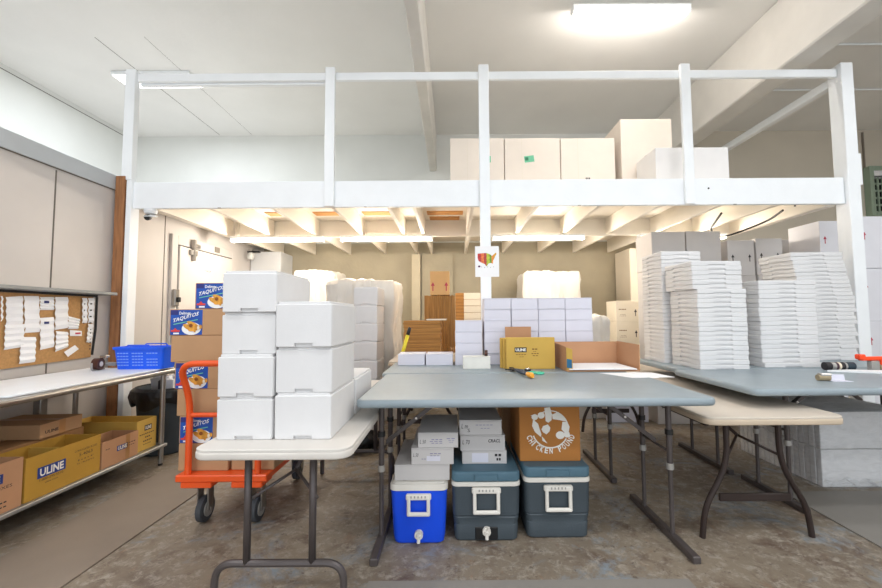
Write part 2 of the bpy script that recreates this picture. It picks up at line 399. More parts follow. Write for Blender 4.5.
# junction lamp, security camera, cable
t = thing('wall_lamp', 'small clear glass wall lamp in the corner above the cold room door', 'lamp', (-3.3, 6.45, 2.35))
MB().box(-.08, .12, -.03, .03, .03, .055, black, .005).box(-.06, .0, -.03, .03, .055, .09, steel, .005).build('bracket', t)
MB().loft([rrect(-.03, 0, r, r, r*.9, z, 4) for r, z in ((.03, .03), (.05, .0), (.055, -.05), (.04, -.09))], mat('frosted_glass', '#cfd0cc', .15)).build('shade', t)
t = thing('security_camera', 'white dome security camera under the left end of the platform', 'security camera', (-3.12, Y0+.06, 2.43))
MB().loft([rrect(0, 0, r, r, r*.98, z, 6) for r, z in ((.055, 0), (.06, -.02), (.05, -.045))], mat('camera_white', '#dfe3e6', .4)).build('mount', t)
MB().loft([[(r*math.cos(a*PI/8)+.01, r*math.sin(a*PI/8)-.01-.04*k, -.075-.02*k+.0) for a in range(16)] for r, k in ((.03, -.9), (.05, -.5), (.055, 0), (.05, .5), (.038, .8))], mat('camera_white', '#dfe3e6', .4)).build('housing', t)
MB().tube([(.01, -.035, -.088), (.01, -.062, -.10)], .03, black, 14).build('lens', t)
mb = MB().tube(arcpts([(3.0, 4.3, 2.425), (3.25, 4.9, 2.36), (3.55, 5.1, 2.30), (3.75, 4.6, 2.40), (3.60, 4.2, 2.425)], .2), .012, black, 8)
tag(mb.build('cable'), 'black cable drooping under the right end of the platform', 'cable')
# map poster
t = thing('map_poster', 'white sheet with orange and green country map taped to the centre post', 'poster', (.35, Y0-.0305, 1.885))
po = MB().box(-.115, .125, -.003, 0, -.19, .12, paper).build('sheet', t)
mo = [(-.09, .045), (-.02, .05), (.0, .05), (.03, .04), (.045, .03), (.055, .02), (.07, .035), (.095, .055), (.10, .04), (.085, .015), (.075, -.01), (.06, -.035), (.065, -.06), (.045, -.05), (.02, -.055), (.0, -.085), (-.02, -.06), (-.045, -.05), (-.08, -.03), (-.09, .0)]
def clipx(a, b, m, k):
    # vertical slices of the outline
    import bisect
    q = []
    n = 12
    def ys(x):
        v = []
        for i in range(len(mo)):
            (xa, ya), (xb, yb) = mo[i], mo[(i+1) % len(mo)]
            if (xa-x)*(xb-x) <= 0 and xa != xb: v.append(ya+(yb-ya)*(x-xa)/(xb-xa))
        return (min(v), max(v)) if v else (0, 0)
    top = [(a+(b-a)*i/n, ys(a+(b-a)*i/n+1e-5)) for i in range(n+1)]
    return [(x, y[0]) for x, y in top]+[(x, y[1]) for x, y in reversed(top)]
mb = MB()
for i, (a, b, c) in enumerate(((-.0899, -.055, '#c23b3b'), (-.055, -.025, '#ef7a45'), (-.025, .0, '#b5443d'), (.0, .03, '#b6c443'), (.03, .05, '#7ba23c'), (.05, .07, '#f08a3c'), (.07, .0999, '#e0a53a'))):
    decal(mb, 0, 0, 0, 0, mat('map_%d' % i, c, .6, var=.35, scale=60), (0, -.003, 0), '-Y', 1, clipx(a, b, None, 1))
decal(mb, 0, 0, 0, 0, mat('map_purple', '#5a2b52', .6), (0, -.003, 0), '-Y', 1, ell(-.075, -.085, .013, .010, 10))
for k in range(5): decal(mb, 0, 0, 0, 0, ink, (0, -.003, 0), '-Y', 1, ell(-.05+k*.03, -.09-.004*(k % 2), .004, .003, 6))
mb.build('printed_map', t)

# ---- sheets lying on the floor
fm = mat('hardboard_sheet', '#8a7d70', .55, var=.08, scale=2.5, bump=.05)
fm2 = mat('grey_floor_sheet', '#8c8780', .6, var=.07, scale=2, bump=.05)
tag(MB().box(-2.47, -1.90, .3, 3.42, 0, .008, fm).build('floor_board'), 'long brown hardboard sheet on the floor beside the steel bench', 'floor board')
tag(MB().prism([(2.37, 2.22, .0), (4.0, 2.22, 0), (4.0, 2.94, 0), (2.40, 2.94, 0)], (0, 0, .008), fm2).build('floor_board'), 'grey sheet on the floor at the right below the wrapped foam', 'floor board')
tag(MB().box(-.42, 1.15, .8, 2.0, 0, .008, fm2).build('floor_board'), 'grey sheet on the floor at the bottom centre in front of the coolers', 'floor board')
# ================================================================ TABLES
def hleg(parent, x, ys, yb, ztop, m, side, lab=None):
    """two uprights, a foot bar and a cross brace; x is the leg plane, side = +1 when the table centre lies towards +x"""
    for y in ys:
        u = MB().tube([(x, y, .0385), (x, y, .405), (x, y, .425), (x, y, ztop)], [.013, .013, .0165, .0165], m, 10).build('leg', parent)
        MB().tube([(x, y, .40), (x, y, .435)], .021, collar, 12).build('collar', u)
        MB().tube([(x, y, .60), (x, y, .63)], .022, black, 12).build('clamp', u)
    MB().box(x-.022, x+.022, yb[0], yb[1], .0, .038, m, .005).build('foot_bar', parent)
    MB().tube([(x, ys[0], .50), (x, ys[1], .50)], .008, m, 8).build('cross_bar', parent)
    ym = sum(ys)/2
    mb = MB().box(x, x+side*.36, ym-.012, ym+.012, 0, 0, m) if False else MB()
    mb.prism([(x, ym-.014, .50), (x, ym-.014, .53), (x+side*.36, ym-.014, ztop-.005), (x+side*.36, ym-.014, ztop-.035)], (0, .028, 0), m)
    mb.tube([(x+side*.19, ym-.02, .665), (x+side*.19, ym+.02, .665)], .008, chrome, 8)
    mb.build('brace', parent)
def grey_table(name, label, x0, x1, y0, y1, z, ins, ys, yb, group=None, insr=None):
    cx, cy = (x0+x1)/2, (y0+y1)/2
    t = thing(name, label, 'table', (cx, cy, 0), 0, group); hx, hy = (x1-x0)/2, (y1-y0)/2
    slab(MB(), 0, 0, hx, hy, z-.045, z, .05, tgrey, .018).build('tabletop', t)
    for s in (-1, 1): MB().box(-hx+.12, hx-.12, s*(hy-.20)-.012, s*(hy-.20)+.012, z-.068, z-.046, legm).build('frame_rail', t)
    for s in (-1, 1): hleg(t, s*(hx-(ins if s < 0 or insr is None else insr)), [a-cy for a in ys], [b-cy for b in yb], z-.046, legm, -s)
    return t
TZ = .86
grey_table('folding_table', 'long grey plastic folding table at the front centre, coolers underneath', -.52, 1.41, 2.10, 3.07, TZ, .10, (2.35, 2.68), (2.12, 2.86), None, .14)
grey_table('folding_table', 'grey folding table behind the front centre table, holding the stacked white cartons', -.56, 1.38, 3.09, 3.86, TZ, .13, (3.18, 3.52), (3.12, 3.80))
grey_table('folding_table', 'grey plastic folding table at the far right edge, tape and white sheets on its top', 1.78, 3.80, 2.34, 3.21, TZ, .52, (2.75, 3.03), (2.62, 3.19), None, .12)
grey_table('folding_table', 'grey folding table at the back right under the tallest foam lid stacks', 1.86, 3.88, 3.23, 4.02, TZ, .40, (3.42, 3.78), (3.26, 3.98), None, .18)

def curved_table(name, label, x0, x1, y0, y1, z, top, edge, legmat, wish, rotz=0):
    """folding table set end-on to the camera: tabletop in two tones and legs at both ends"""
    cx, cy = (x0+x1)/2, (y0+y1)/2; hx, hy = (x1-x0)/2, (y1-y0)/2
    t = thing(name, label, 'table', (cx, cy, 0), rotz)
    slab(MB(), 0, 0, hx, hy, z-.045, z-.012, .07, edge, .008).loft([rrect(0, 0, hx-.003, hy-.003, .067, z-.0121, 5), rrect(0, 0, hx-.003, hy-.003, .067, z-.003, 5), rrect(0, 0, hx-.008, hy-.008, .062, z, 5)], top).build('tabletop', t)
    for s in (-1, 1):
        yl = s*(hy-(.20 if wish else .17))
        if wish:      # bowed legs joined low by a flat bar
            for k in (-1, 1):
                MB().tube(arcpts([(k*.155, yl, z-.047), (k*.155, yl, .42), (k*.30, yl, .17), (k*.32, yl, .0)], .12), .0165, legmat, 10).build('leg', t)
            MB().box(-.21, .21, yl-.006, yl+.012, .205, .25, legmat, .004).build('crossbar', t)
        else:         # straight uprights on a bowed foot tube
            for k in (-1, 1): MB().tube([(k*.15-.02, yl, z-.047), (k*.15-.02, yl, .18)], .0165, legmat, 10).build('leg', t)
            MB().tube(arcpts([(-.315, yl, .0), (-.315, yl, .18), (.275, yl, .18), (.275, yl, .0)], .13, 8), .0165, legmat, 10).build('foot_tube', t)
        mb = MB(); yj = yl-s*.13
        for k in (-1, 1): mb.tube([(k*.15, yl, .47), (0, yj, .55)], .008, legmat, 8)
        mb.tube([(0, yj, .55), (0, yj-s*.40, z-.05)], .010, legmat, 8)
        mb.build('brace', t)
    for s in (-1, 1): MB().box(s*(hx-.06)-.01, s*(hx-.06)+.01, -hy+.1, hy-.1, z-.07, z-.046, legmat).build('frame_rail', t)
    return t
curved_table('folding_table', 'white folding table at the left front carrying the stacked foam boxes', -1.12, -.437, 1.69, 3.52, .743, twhite, mat('white_table_edge', '#d9d3cb', .5), legm, False)
curved_table('folding_table', 'long almond folding table end-on at the right, pushed under the grey tables', 1.385, 2.165, 2.17, 4.68, .74, twhite2, ttan, legd, True)

# ================================================================ STEEL BENCH (left)
bx, by = -2.98, 1.9
t = thing('steel_workbench', 'stainless steel bench along the left wall with lower shelf of cartons', 'workbench', (bx, by, 0))
def T(mb, name, label=None): return mb.build(name, t, (-bx, -by, 0), label=label)
BZ = .845; YE = 3.64
T(MB().box(-3.42, -2.56, .2, YE, BZ-.018, BZ, steel, .004), 'worktop')
T(MB().tube([(-2.555, .2, BZ-.022), (-2.555, YE, BZ-.022)], .022, steel, 12).tube([(-3.40, YE, BZ-.022), (-2.555, YE, BZ-.022)], .018, steel, 12), 'rolled_edge')
T(MB().box(-3.38, -2.57, .2, 3.60, .160, .185, steeld, .004), 'lower_shelf')
for x in (-3.38, -2.60):
    for y in (.35, 3.56):
        lg = T(MB().tube([(x, y, .0), (x, y, .02)], .017, black, 12).tube([(x, y, .02), (x, y, BZ-.02)], .02, steel, 12), 'leg')
T(MB().box(-3.36, -3.30, 3.18, 3.24, .186, BZ-.019, steel, .004), 'back_brace')
mb = slab(MB(), -2.93, 2.94, .36, .64, BZ+.0005, BZ+.013, .03, mat('cutting_board', '#eef2f6', .35, var=.02), .004)
tag(mb.build('cutting_board'), 'large white cutting board lying on the steel bench', 'cutting board')
tag(MB().box(-3.3, -2.64, 2.02, 2.27, BZ+.0005, BZ+.004, mat('clear_mat', '#b9b0a6', .15)).build('plastic_mat'), 'glossy plastic mat near the front of the steel bench', 'mat')
tag(MB().box(-3.38, -3.24, 2.60, 2.72, BZ+.0005, BZ+.055, mat('grey_box', '#817d78', .5), .006).build('grey_box'), 'small grey box at the left photo edge on the steel bench', 'box')

# cork board
t = thing('notice_board', 'cork notice board above the steel bench pinned with white slips', 'notice board', (-3.45, 2.6, 1.2))
def tt(mb, name, label=None): return mb.build(name, t, (3.45, -2.6, -1.2), label=label)
tt(MB().prism([(-3.437, 1.2, .88), (-3.437, 3.74, .94), (-3.437, 3.74, 1.51), (-3.437, 1.2, 1.51)], (.01, 0, 0), cork), 'cork_panel')
tt(MB().box(-3.432, -3.30, 1.2, 3.865, 1.53, 1.56, mat('ledge_grey', '#8f9190', .5, .3), .006).box(-3.432, -3.42, 1.2, 3.78, 1.511, 1.53, black), 'top_ledge', 'grey metal ledge')
tt(MB().tube([(-3.425, 3.775, 1.51), (-3.425, 3.775, 1.2), (-3.425, 3.75, .96)], .010, black, 8), 'side_trim')
XN = -3.426
def ax(px, py, x=XN):
    d = RM @ Vector((px-CX, 294-py, -F)); s = x/d.x; return (d.y*s, H+d.z*s)
slips = [((0, 296), (2, 296), (2, 320), (0, 322)), ((5, 297), (22, 296), (22, 324), (5, 325)), ((4, 325), (24, 324), (22, 347), (3, 350)), ((23, 296), (38, 296), (39, 332), (24, 333)),
         ((20, 337), (35, 337), (34, 362), (18, 364)), ((39, 297), (53, 297), (53, 310), (39, 310)), ((39, 318), (53, 317), (53, 347), (39, 350)), ((54, 297), (67, 297), (67, 328), (54, 330)),
         ((55, 331), (67, 332), (67, 347), (54, 352)), ((67, 316), (79, 319), (77, 329), (67, 329)), ((69, 330), (81, 331), (81, 336), (69, 336)), ((63, 352), (74, 345), (78, 349), (67, 357)),
         ((81, 298), (86, 298), (86, 323), (81, 323)), ((87, 298), (93, 298), (92, 323), (87, 323)), ((87, 324), (92, 324), (90, 343), (85, 342))]
names = ['slip at the very left edge', 'tall creased slip, top left', 'wide creased slip below the top left one', 'tall slip second from left in the top row', 'creased slip hanging lowest on the board', 'short slip with a blue mark in the top row', 'long slip in the middle with a blue mark', 'tall slip fourth in the top row',
         'curled slip lower right of the middle', 'slip angled under the top row at the right', 'small card with a red mark', 'small card pinned at a steep tilt', 'narrow printed strip, left of the pair', 'narrow printed strip, right of the pair', 'narrow strip hanging below the printed pair']
for k, (q, nm) in enumerate(zip(slips, names)):
    P = [ax(*p) for p in q]; (ya, za), (yb, zb), (yc, zc), (yd, zd) = P
    mb = MB(); n = 8; rows = []
    for i in range(n+1):
        f = i/n; off = .004+(.008*(i % 2) if (zb-zc) > .07 else 0)+.0004*k
        rows.append(((XN+off, ya+(yd-ya)*f, za+(zd-za)*f), (XN+off, yb+(yc-yb)*f, zb+(zc-zb)*f)))
    for r0, r1 in zip(rows, rows[1:]): mb.poly([r0[0], r0[1], r1[1], r1[0]], paper)
    if 'blue mark' in nm: mb.box(XN+.014, XN+.015, ya+.03, ya+.07, za-.05, za-.03, inkb)
    if 'red mark' in nm: mb.box(XN+.010, XN+.011, ya+.05, ya+.10, za-.04, za-.025, inkr)
    if 'printed' in nm:
        for j in range(8): mb.box(XN+.014, XN+.0145, ya+.02, yb-.02, za-.03-j*.03, za-.018-j*.03, ink)
    tag(mb.build('paper_slip'), 'white '+nm+' on the cork board', 'paper slip', 'paper slips on the cork board')

# tape dispenser on the bench
t = thing('tape_dispenser', 'handheld tape dispenser with brown roll beside the blue basket', 'tape dispenser', (-3.06, 3.42, BZ+.0135), .2)
mb = MB(); mb.tube([(-.02, -.02, .055), (.03, -.02, .055)], .05, mat('brown_tape', '#4c2a20', .3), 18); mb.tube([(-.022, -.02, .055), (.032, -.02, .055)], .022, coolw, 14); mb.build('tape_roll', t)
MB().tube(arcpts([(0, -.09, .07), (0, -.09, .004), (0, .02, .006), (0, .07, .006)], .04), .007, collar, 8).build('frame', t)
MB().tube([(0, .05, .05), (.06, .12, .035)], .018, collar, 10).build('handle', t)
MB().box(.0, .05, .0, .06, .10, .125, chrome, .006).build('blade_guard', t)

# blue basket
t = thing('plastic_basket', 'bright blue slotted plastic basket on the far end of the steel bench', 'basket', (-2.745, 3.545, BZ+.0135), 0)
rg = []
for z, e in ((0, 0), (.12, .012), (.188, .02)): rg.append(rrect(0, 0, .20+e, .08+e, .02, z, 4))
mb = MB(); mb.loft(rg, blueb, True, False)
for z, e in ((.188, .02),):
    a = rrect(0, 0, .20+e, .08+e, .02, z, 4); b = rrect(0, 0, .192+e, .072+e, .018, z, 4); c = rrect(0, 0, .192, .072, .018, .004, 4)
    mb.loft([a, b, c], blueb, False, True)
mb.build('basket_body', t)
mb = MB().loft([rrect(0, 0, .229, .109, .025, .172, 4), rrect(0, 0, .231, .111, .025, .194, 4), rrect(0, 0, .219, .099, .022, .194, 4), rrect(0, 0, .217, .097, .022, .172, 4)], blueb, False, False); mb.build('rim', t)
mb = MB()
lb = mat('slot_light', '#7ea6ff', .4)
for r in range(5):
    for c in range(15):
        if (c % 5) == 4: continue
        x = -.185+c*.0255; z = .03+r*.026
        if r == 3 and c > 8: continue
        mb.box(x, x+.018, -.0855-.0026*r-.002, -.0805-.0024*r, z, z+.010, lb)
mb.build('slot_rows', t)
MB().tube(arcpts([(-.10, -.104, .190), (-.09, -.104, .210), (.1, -.104, .210), (.11, -.104, .190)], .02), .005, blueb, 8).build('handle', t)
MB().tube(arcpts([(-.10, .104, .190), (-.09, .104, .210), (.1, .104, .210), (.11, .104, .190)], .02), .005, blueb, 8).build('handle', t)

# bin
t = thing('rubbish_bin', 'dark grey round rubbish bin with a black liner beyond the steel bench', 'bin', (-2.86, 3.98, 0))
MB().loft([rrect(0, 0, r, r, r*.99, z, 8) for r, z in ((.20, 0), (.215, .02), (.25, .56), (.27, .57), (.27, .62), (.255, .62), (.24, .57), (.20, .05))], bing, True, True).build('bin_body', t)
mb = MB(); rings = []
for j, (r, z) in enumerate(((.285, .47), (.30, .55), (.292, .61), (.262, .635), (.245, .55), (.21, .45))):
    ring = []
    for i in range(40):
        a = i*2*PI/40; q = 1+.035*math.sin(a*7+j)+.02*math.sin(a*13-j*2) if j < 2 else 1
        ring.append((r*q*math.cos(a), r*q*math.sin(a), z+(.035*math.sin(a*5) if j == 0 else 0)))
    rings.append(ring)
mb.loft(rings, blackbag, False, True).build('bin_liner', t)
mb = MB()
for i in range(14):
    a = rnd.uniform(0, 6.28); r = rnd.uniform(0, .15)
    mb.box(r*math.cos(a)-.05, r*math.cos(a)+.05, r*math.sin(a)-.02, r*math.sin(a)+.02, .56, .61+rnd.uniform(.02, .12), [paper, collar, ink, paper][i % 4], .003, rot=Matrix.Rotation(rnd.uniform(-.6, .6), 4, 'Z') @ Matrix.Rotation(rnd.uniform(-.4, .4), 4, 'Y'))
tag(mb.build('crumpled_rubbish', None, (-2.86, 3.98, .0)), 'crumpled striped packaging heaped in the rubbish bin', 'rubbish')

# ---------------------------------------------------------------- cartons on the lower shelf
SZ = .186
def open_box(name, label, x0, x1, y0, y1, z0, h, m, inner, rotz=0, cat='carton', low=0):
    """open carton without lid; walls 5 mm; low = how far the +X wall top is cut down at its near end"""
    cx, cy = (x0+x1)/2, (y0+y1)/2; hx, hy = (x1-x0)/2, (y1-y0)/2; w = .006
    t = thing(name, label, cat, (cx, cy, z0), rotz)
    MB().box(-hx, hx, -hy, hy, 0, w, m).build('base', t)
    for n_, a in (('side', (-hx, -hx+w, -hy, hy)), ('side', (hx-w, hx, -hy, hy)), ('side', (-hx+w, hx-w, -hy, -hy+w)), ('side', (-hx+w, hx-w, hy-w, hy))):
        MB().box(a[0], a[1], a[2], a[3], w, h, m, .001).build(n_, t)
    return t, hx, hy
def lines(t, org, ax_, rows, m, name='small_print'):
    mb = MB()
    for (u0, v0, u1, v1) in rows:
        n = max(2, int((u1-u0)/.02)); st = (u1-u0)/n
        for i in range(n): decal(mb, u0+i*st, v0, u0+i*st+st*.72, v1, m, org, ax_, 1)
    return mb.build(name, t)
BL = mat('label_navy', '#1f3a86', .5)
def uline(t, org, ax_, u, v, w, h, m=BL, slant=0):
    decal(MB(), u, v, u+w, v+h, m, org, ax_, 1, None, slant).build('logo_patch', t)
    U, V, N_ = AX[ax_]; p = Vector(org)+U*(u+w*.08)+V*(v+h*.14)
    text('ULINE', w*.84, h*.72, inkw, t, p, ax_, 0, 'lettering', .0016, slant, .03)
FX = -2.60
t, hx, hy = open_box('open_carton', 'tall pinkish open carton at the left photo edge on the bench shelf', -3.05, FX, 1.93, 2.425, SZ, .285, kraft2, darkk)
uline(t, (hx, -hy, 0), '+X', .19, .17, .20, .055)
text('SHIPPING BOXES', .27, .018, ink, t, (hx, -hy+.17, .135), '+X', 0, 'small_print'); text('S-4125', .10, .02, ink, t, (hx, -hy+.22, .09), '+X', 0, 'small_print'); lines(t, (hx, -hy, 0), '+X', ((.25, .055, .42, .063), (.2, .03, .42, .037)), ink)
t, hx, hy = open_box('open_carton', 'big mustard open carton with large blue logo patch on the bench shelf', -2.87, FX, 2.44, 2.95, SZ, .265, olivek, darkk)
uline(t, (hx, -hy, 0), '+X', .07, .115, .18, .068)
text('1-800-295-5510', .15, .014, ink, t, (hx, -hy+.085, .095), '+X', 0, 'small_print'); text('uline.com', .08, .012, ink, t, (hx, -hy+.12, .073), '+X', 0, 'small_print')
text('CORRUGATED BOXES', .17, .014, ink, t, (hx, -hy+.31, .195), '+X', 0, 'small_print'); text('S-4063', .10, .022, ink, t, (hx, -hy+.345, .16), '+X', 0, 'small_print'); text('8 x 6 x 4"', .12, .013, ink, t, (hx, -hy+.335, .13), '+X', 0, 'small_print'); text('25 / BUNDLE', .13, .010, ink, t, (hx, -hy+.33, .108), '+X', 0, 'small_print')
MB().box(-hx+.01, hx-.05, .0, .006, .02, .25, yellowk, .001).build('divider', t)
t, hx, hy = open_box('open_carton', 'small tan open carton with logo patch in front of the corner box', -2.82, FX, 2.965, 3.30, SZ, .195, kraft2, darkk)
uline(t, (hx, -hy, 0), '+X', .13, .09, .10, .04)
lines(t, (hx, -hy, 0), '+X', ((.03, .13, .07, .136), (.24, .12, .31, .126), (.24, .10, .3, .105)), ink)
decal(MB(), .21, .0, .25, .195, mat('tan_tape', '#b07f4e', .3), (hx, -hy, 0), '+X').build('packing_tape', t)
t, hx, hy = open_box('open_carton', 'yellowish open carton at the far corner of the bench shelf', -3.20, -2.625, 3.315, 3.53, SZ, .255, yellowk, darkk)
decal(MB(), .08, .16, .16, .205, ink, (hx, -hy, 0), '+X').build('logo_patch', t); text('ULINE', .066, .028, inkw, t, (hx, -hy+.087, .169), '+X', 0, 'lettering', .0016, 0, .03)
lines(t, (hx, -hy, 0), '+X', ((.03, .13, .19, .138), (.09, .10, .15, .11), (.07, .07, .17, .08), (.07, .045, .16, .05)), ink)
# closed cartons behind
t = thing('closed_carton', 'flat dark closed carton at the back of the bench shelf, under the smaller one', 'carton', (-3.13, 2.80, SZ))
MB().box(-.235, .235, -.33, .33, 0, .275, darkk, .003).build('carton_body', t)
MB().box(-.03, .03, -.331, .331, .2755, .277, mat('tan_tape', '#b07f4e', .3)).build('packing_tape', t)
t = thing('closed_carton', 'flat closed brown carton lying on top of others under the bench', 'carton', (-3.10, 2.93, SZ+.278), .05)
MB().box(-.22, .22, -.165, .165, 0, .10, kraft, .003).build('carton_body', t)
decal(MB(), .14, .0, .19, .10, mat('tan_tape', '#b07f4e', .3), (.22, -.165, 0), '+X').box(-.22, .2205, -.025, .025, .1003, .101, mat('tan_tape', '#b07f4e', .3)).build('packing_tape', t)
text('ULINE', .10, .022, ink, t, (.22, -.13, .03), '+X', 0, 'lettering', .001, 0, .03); decal(MB(), .05, .02, .15, .07, ink, (-.22, -.165, 0), '-Y').build('logo_patch', t)
# ================================================================ ORANGE PLATFORM TRUCK
t = thing('platform_truck', 'orange steel platform truck loaded with cartons behind the white table', 'platform truck', (-1.42, 2.9, 0))
def T2(mb, n, label=None): return mb.build(n, t, (1.42, -2.9, 0), label=label)
T2(MB().box(-1.70, -1.14, 2.45, 3.42, .30, .342, orange, .006).box(-1.67, -1.48, 2.455, 2.6, .262, .30, orange, .006).box(-1.36, -1.17, 2.455, 2.6, .262, .30, orange, .006), 'platform')
XL, XR = -1.635, -1.205
T2(MB().tube(arcpts([(XL, 2.475, .343), (XL, 2.475, .80), (XL, 2.36, 1.03), (XR, 2.36, 1.03), (XR, 2.475, .80), (XR, 2.475, .343)], .11, 8), .019, orange, 12), 'handle')
T2(MB().tube([(XL, 2.475, .70), (XR, 2.475, .70)], .015, orange, 12), 'handle_crossbar')
for x in (-1.60, -1.26):
    for y in (2.60, 3.25):
        w = MB().tube([(x-.02, y, .08), (x-.016, y, .08), (x+.016, y, .08), (x+.02, y, .08)], [.07, .08, .08, .07], rubber, 22)
        w.tube([(x-.026, y, .08), (x+.026, y, .08)], .048, collar, 16); T2(w, 'wheel')
        f = MB().box(x-.038, x-.028, y-.03, y+.03, .07, .235, steel, .003).box(x+.028, x+.038, y-.03, y+.03, .07, .235, steel, .003).box(x-.05, x+.05, y-.05, y+.05, .235, .261, steel, .004)
        f.tube([(x-.045, y, .08), (x+.045, y, .08)], .010, steel, 8); T2(f, 'caster_fork')
# cartons on the truck
def snack_print(t, x, y, z, w, h):
    o = (x, y, z)
    mb = MB(); decal(mb, 0, .004, w, h-.004, lblue, o)
    decal(mb, 0, h-.035, w*.24, h-.004, lnavy, o, '-Y', 2)
    decal(mb, 0, 0, 0, 0, paper, o, '-Y', 2, ell(w*.66, h*.26, w*.30, h*.24, 24))
    decal(mb, 0, 0, 0, 0, lgreen, o, '-Y', 2, [(w*.1, h*.44), (w*.85, h*.62), (w*.85, h*.59), (w*.1, h*.41)])
    decal(mb, 0, 0, 0, 0, lred, o, '-Y', 3, [(w*.03, h*.14), (w*.30, h*.14), (w*.30, h*.21), (w*.22, h*.21), (w*.16, h*.30), (w*.10, h*.21), (w*.03, h*.21)])
    decal(mb, w*.10, h*.05, w*.28, h*.11, paper, o, '-Y', 2)
    mb.build('printed_label', t)
    mb = MB()
    for q, (cx, cy, a) in enumerate(((.60, .30, -.45), (.72, .40, -.5), (.78, .27, .25))):
        decal(mb, 0, 0, 0, 0, lgold, o, '-Y', 4+q, [(w*cx+dx*math.cos(a)-dy*math.sin(a), h*cy+dx*math.sin(a)+dy*math.cos(a)) for dx, dy in ell(0, 0, .045, .016, 16)])
        decal(mb, 0, 0, 0, 0, lcream if q == 1 else lgold, o, '-Y', 8+q, [(w*cx+.04*math.cos(a)+dx, h*cy+.04*math.sin(a)+dy) for dx, dy in ell(0, 0, .008, .014, 12)])
    decal(mb, 0, 0, 0, 0, mat('carton_print_brown', '#8a4f1e', .5), o, '-Y', 12, ell(w*.66, h*.38, .012, .012, 10))
    mb.build('food_picture', t)
    text('TAQUITOS', w*.80, h*.17, paper, t, (x+w*.09, y, z+h*.47), '-Y', .2, 'lettering', .003, .28, .02)
    text('Delimex', w*.36, h*.11, paper, t, (x+w*.28, y, z+h*.80), '-Y', 0, 'lettering', .003, 0, .02)
def supply_carton(name, label, x0, x1, y0, y1, z0, z1, m, grp=None, tape=True, rotz=0, cat='carton'):
    cx, cy = (x0+x1)/2, (y0+y1)/2; hx, hy, h = (x1-x0)/2, (y1-y0)/2, z1-z0
    t = thing(name, label, cat, (cx, cy, z0), rotz, grp)
    mb = MB().box(-hx, hx, -hy, hy, 0, h-.0005, m, min(.004, h*.04))
    mb.build('carton_body', t)
    if tape:
        MB().box(-hx, hx, -.002, .002, h-.0004, h, mat('card_slit', '#7d6a55', .9)).box(-hx+.001, hx-.001, -.025, .025, h-.0005, h+.0003, mat('tape_clear', '#c9b79c', .25)).build('packing_tape', t)
    return t, hx, hy
cw = .32; ch = .1695; zc = .343
plan = [(-1.73, 0, 'lowest'), (-1.73, 1, 'second from the bottom'), (-1.75, 0, 'third from the bottom'), (-1.77, 1, 'fourth from the bottom'), (-1.80, 0, 'fifth from the bottom'), (-1.815, 1, 'second from the top'), (-1.655, 1, 'on the very top')]
for i, (x, lab, nm) in enumerate(plan):
    kind = 'blue printed snack label' if lab else 'plain tan side'
    t, hx, hy = supply_carton('food_carton', 'carton with %s on the orange truck, %s' % (kind, nm), x, x+(cw if i else .315)+(.04 if i > 3 else 0), 2.52, 2.94, zc, zc+ch-.001, kraft)
    if lab: snack_print(t, -hx+.008, -hy, 0, .205, ch-.002)
    zc += ch
for i in range(6):
    z = .343+ch*i; x = -1.40 if i < 4 else -1.43
    supply_carton('food_carton', 'brown carton %s in the right-hand column on the orange truck' % ('lowest', 'second up', 'third up', 'fourth up', 'fifth up', 'topmost')[i], x, x+.27, 2.53, 2.95, z, z+ch-.001, kraft)

# ================================================================ FOAM BOXES
def foam_box(label, loc, w, d, h, grp=None, rotz=0):
    t = thing('foam_box', label, 'foam box', loc, rotz, grp)
    o = MB().loft([rrect(0, 0, w/2-e, d/2-e, .008, z, 3) for z, e in ((0.0, .004), (.003, .001), (h-.016, 0), (h-.013, .003))], foam).build('box_body')
    cut(o, MB().box(-.042, .042, -d/2-.02, -d/2+.014, -.01, .018, foam).box(-.042, .042, d/2-.014, d/2+.02, -.01, .018, foam)); o.parent = t
    MB().loft([rrect(0, 0, w/2-e, d/2-e, .006, z, 3) for z, e in ((h-.0128, .008), (h-.003, .008), (h-.0005, .010))], foam).build('lid', t)
    return t
h1 = .1945
a = foam_box('white foam box at the bottom of the left front stack on the white table', (-.957, 2.04, 0.7435), .256, .43, h1)
for i, (x, y, r, nm) in enumerate(((-.955, 2.035, .004, 'second from the bottom'), (-.948, 2.05, -.006, 'second from the top'), (-.942, 2.035, 0, 'at the very top'))):
    dup(a, (x, y, 0.7435+h1*(i+1)), r, 'white foam box %s of the four-high left stack on the white table' % nm)
h2 = .2105
b = foam_box('white foam box at the bottom front of the right stack on the white table', (-.688, 2.04, 0.7435), .262, .43, h2)
dup(b, (-.687, 2.50, 0.7435), 0, 'white foam box directly behind the right stack, reaching back along the grey table')
dup(b, (-.690, 2.045, 0.7435+h2), .01, 'white foam box in the middle of the three-high right stack on the white table')
dup(b, (-.684, 2.03, 0.7435+2*h2), -.01, 'white foam box on top of the three-high right stack on the white table')
# distant columns near the wrapped goods
fb = MC['foam_white']
c = foam_box('white foam box lowest of the far column behind the foam stacks', (-.975, 4.62, .0), .27, .44, .205)
for i in range(1, 8): dup(c, (-.975+.004*(i % 2), 4.62, .205*i), 0, 'white foam box %s from the floor in the far column left of the wrapped goods' % ORD[i+1] if i < 7 else 'white foam box topmost of the far column left of the wrapped goods')

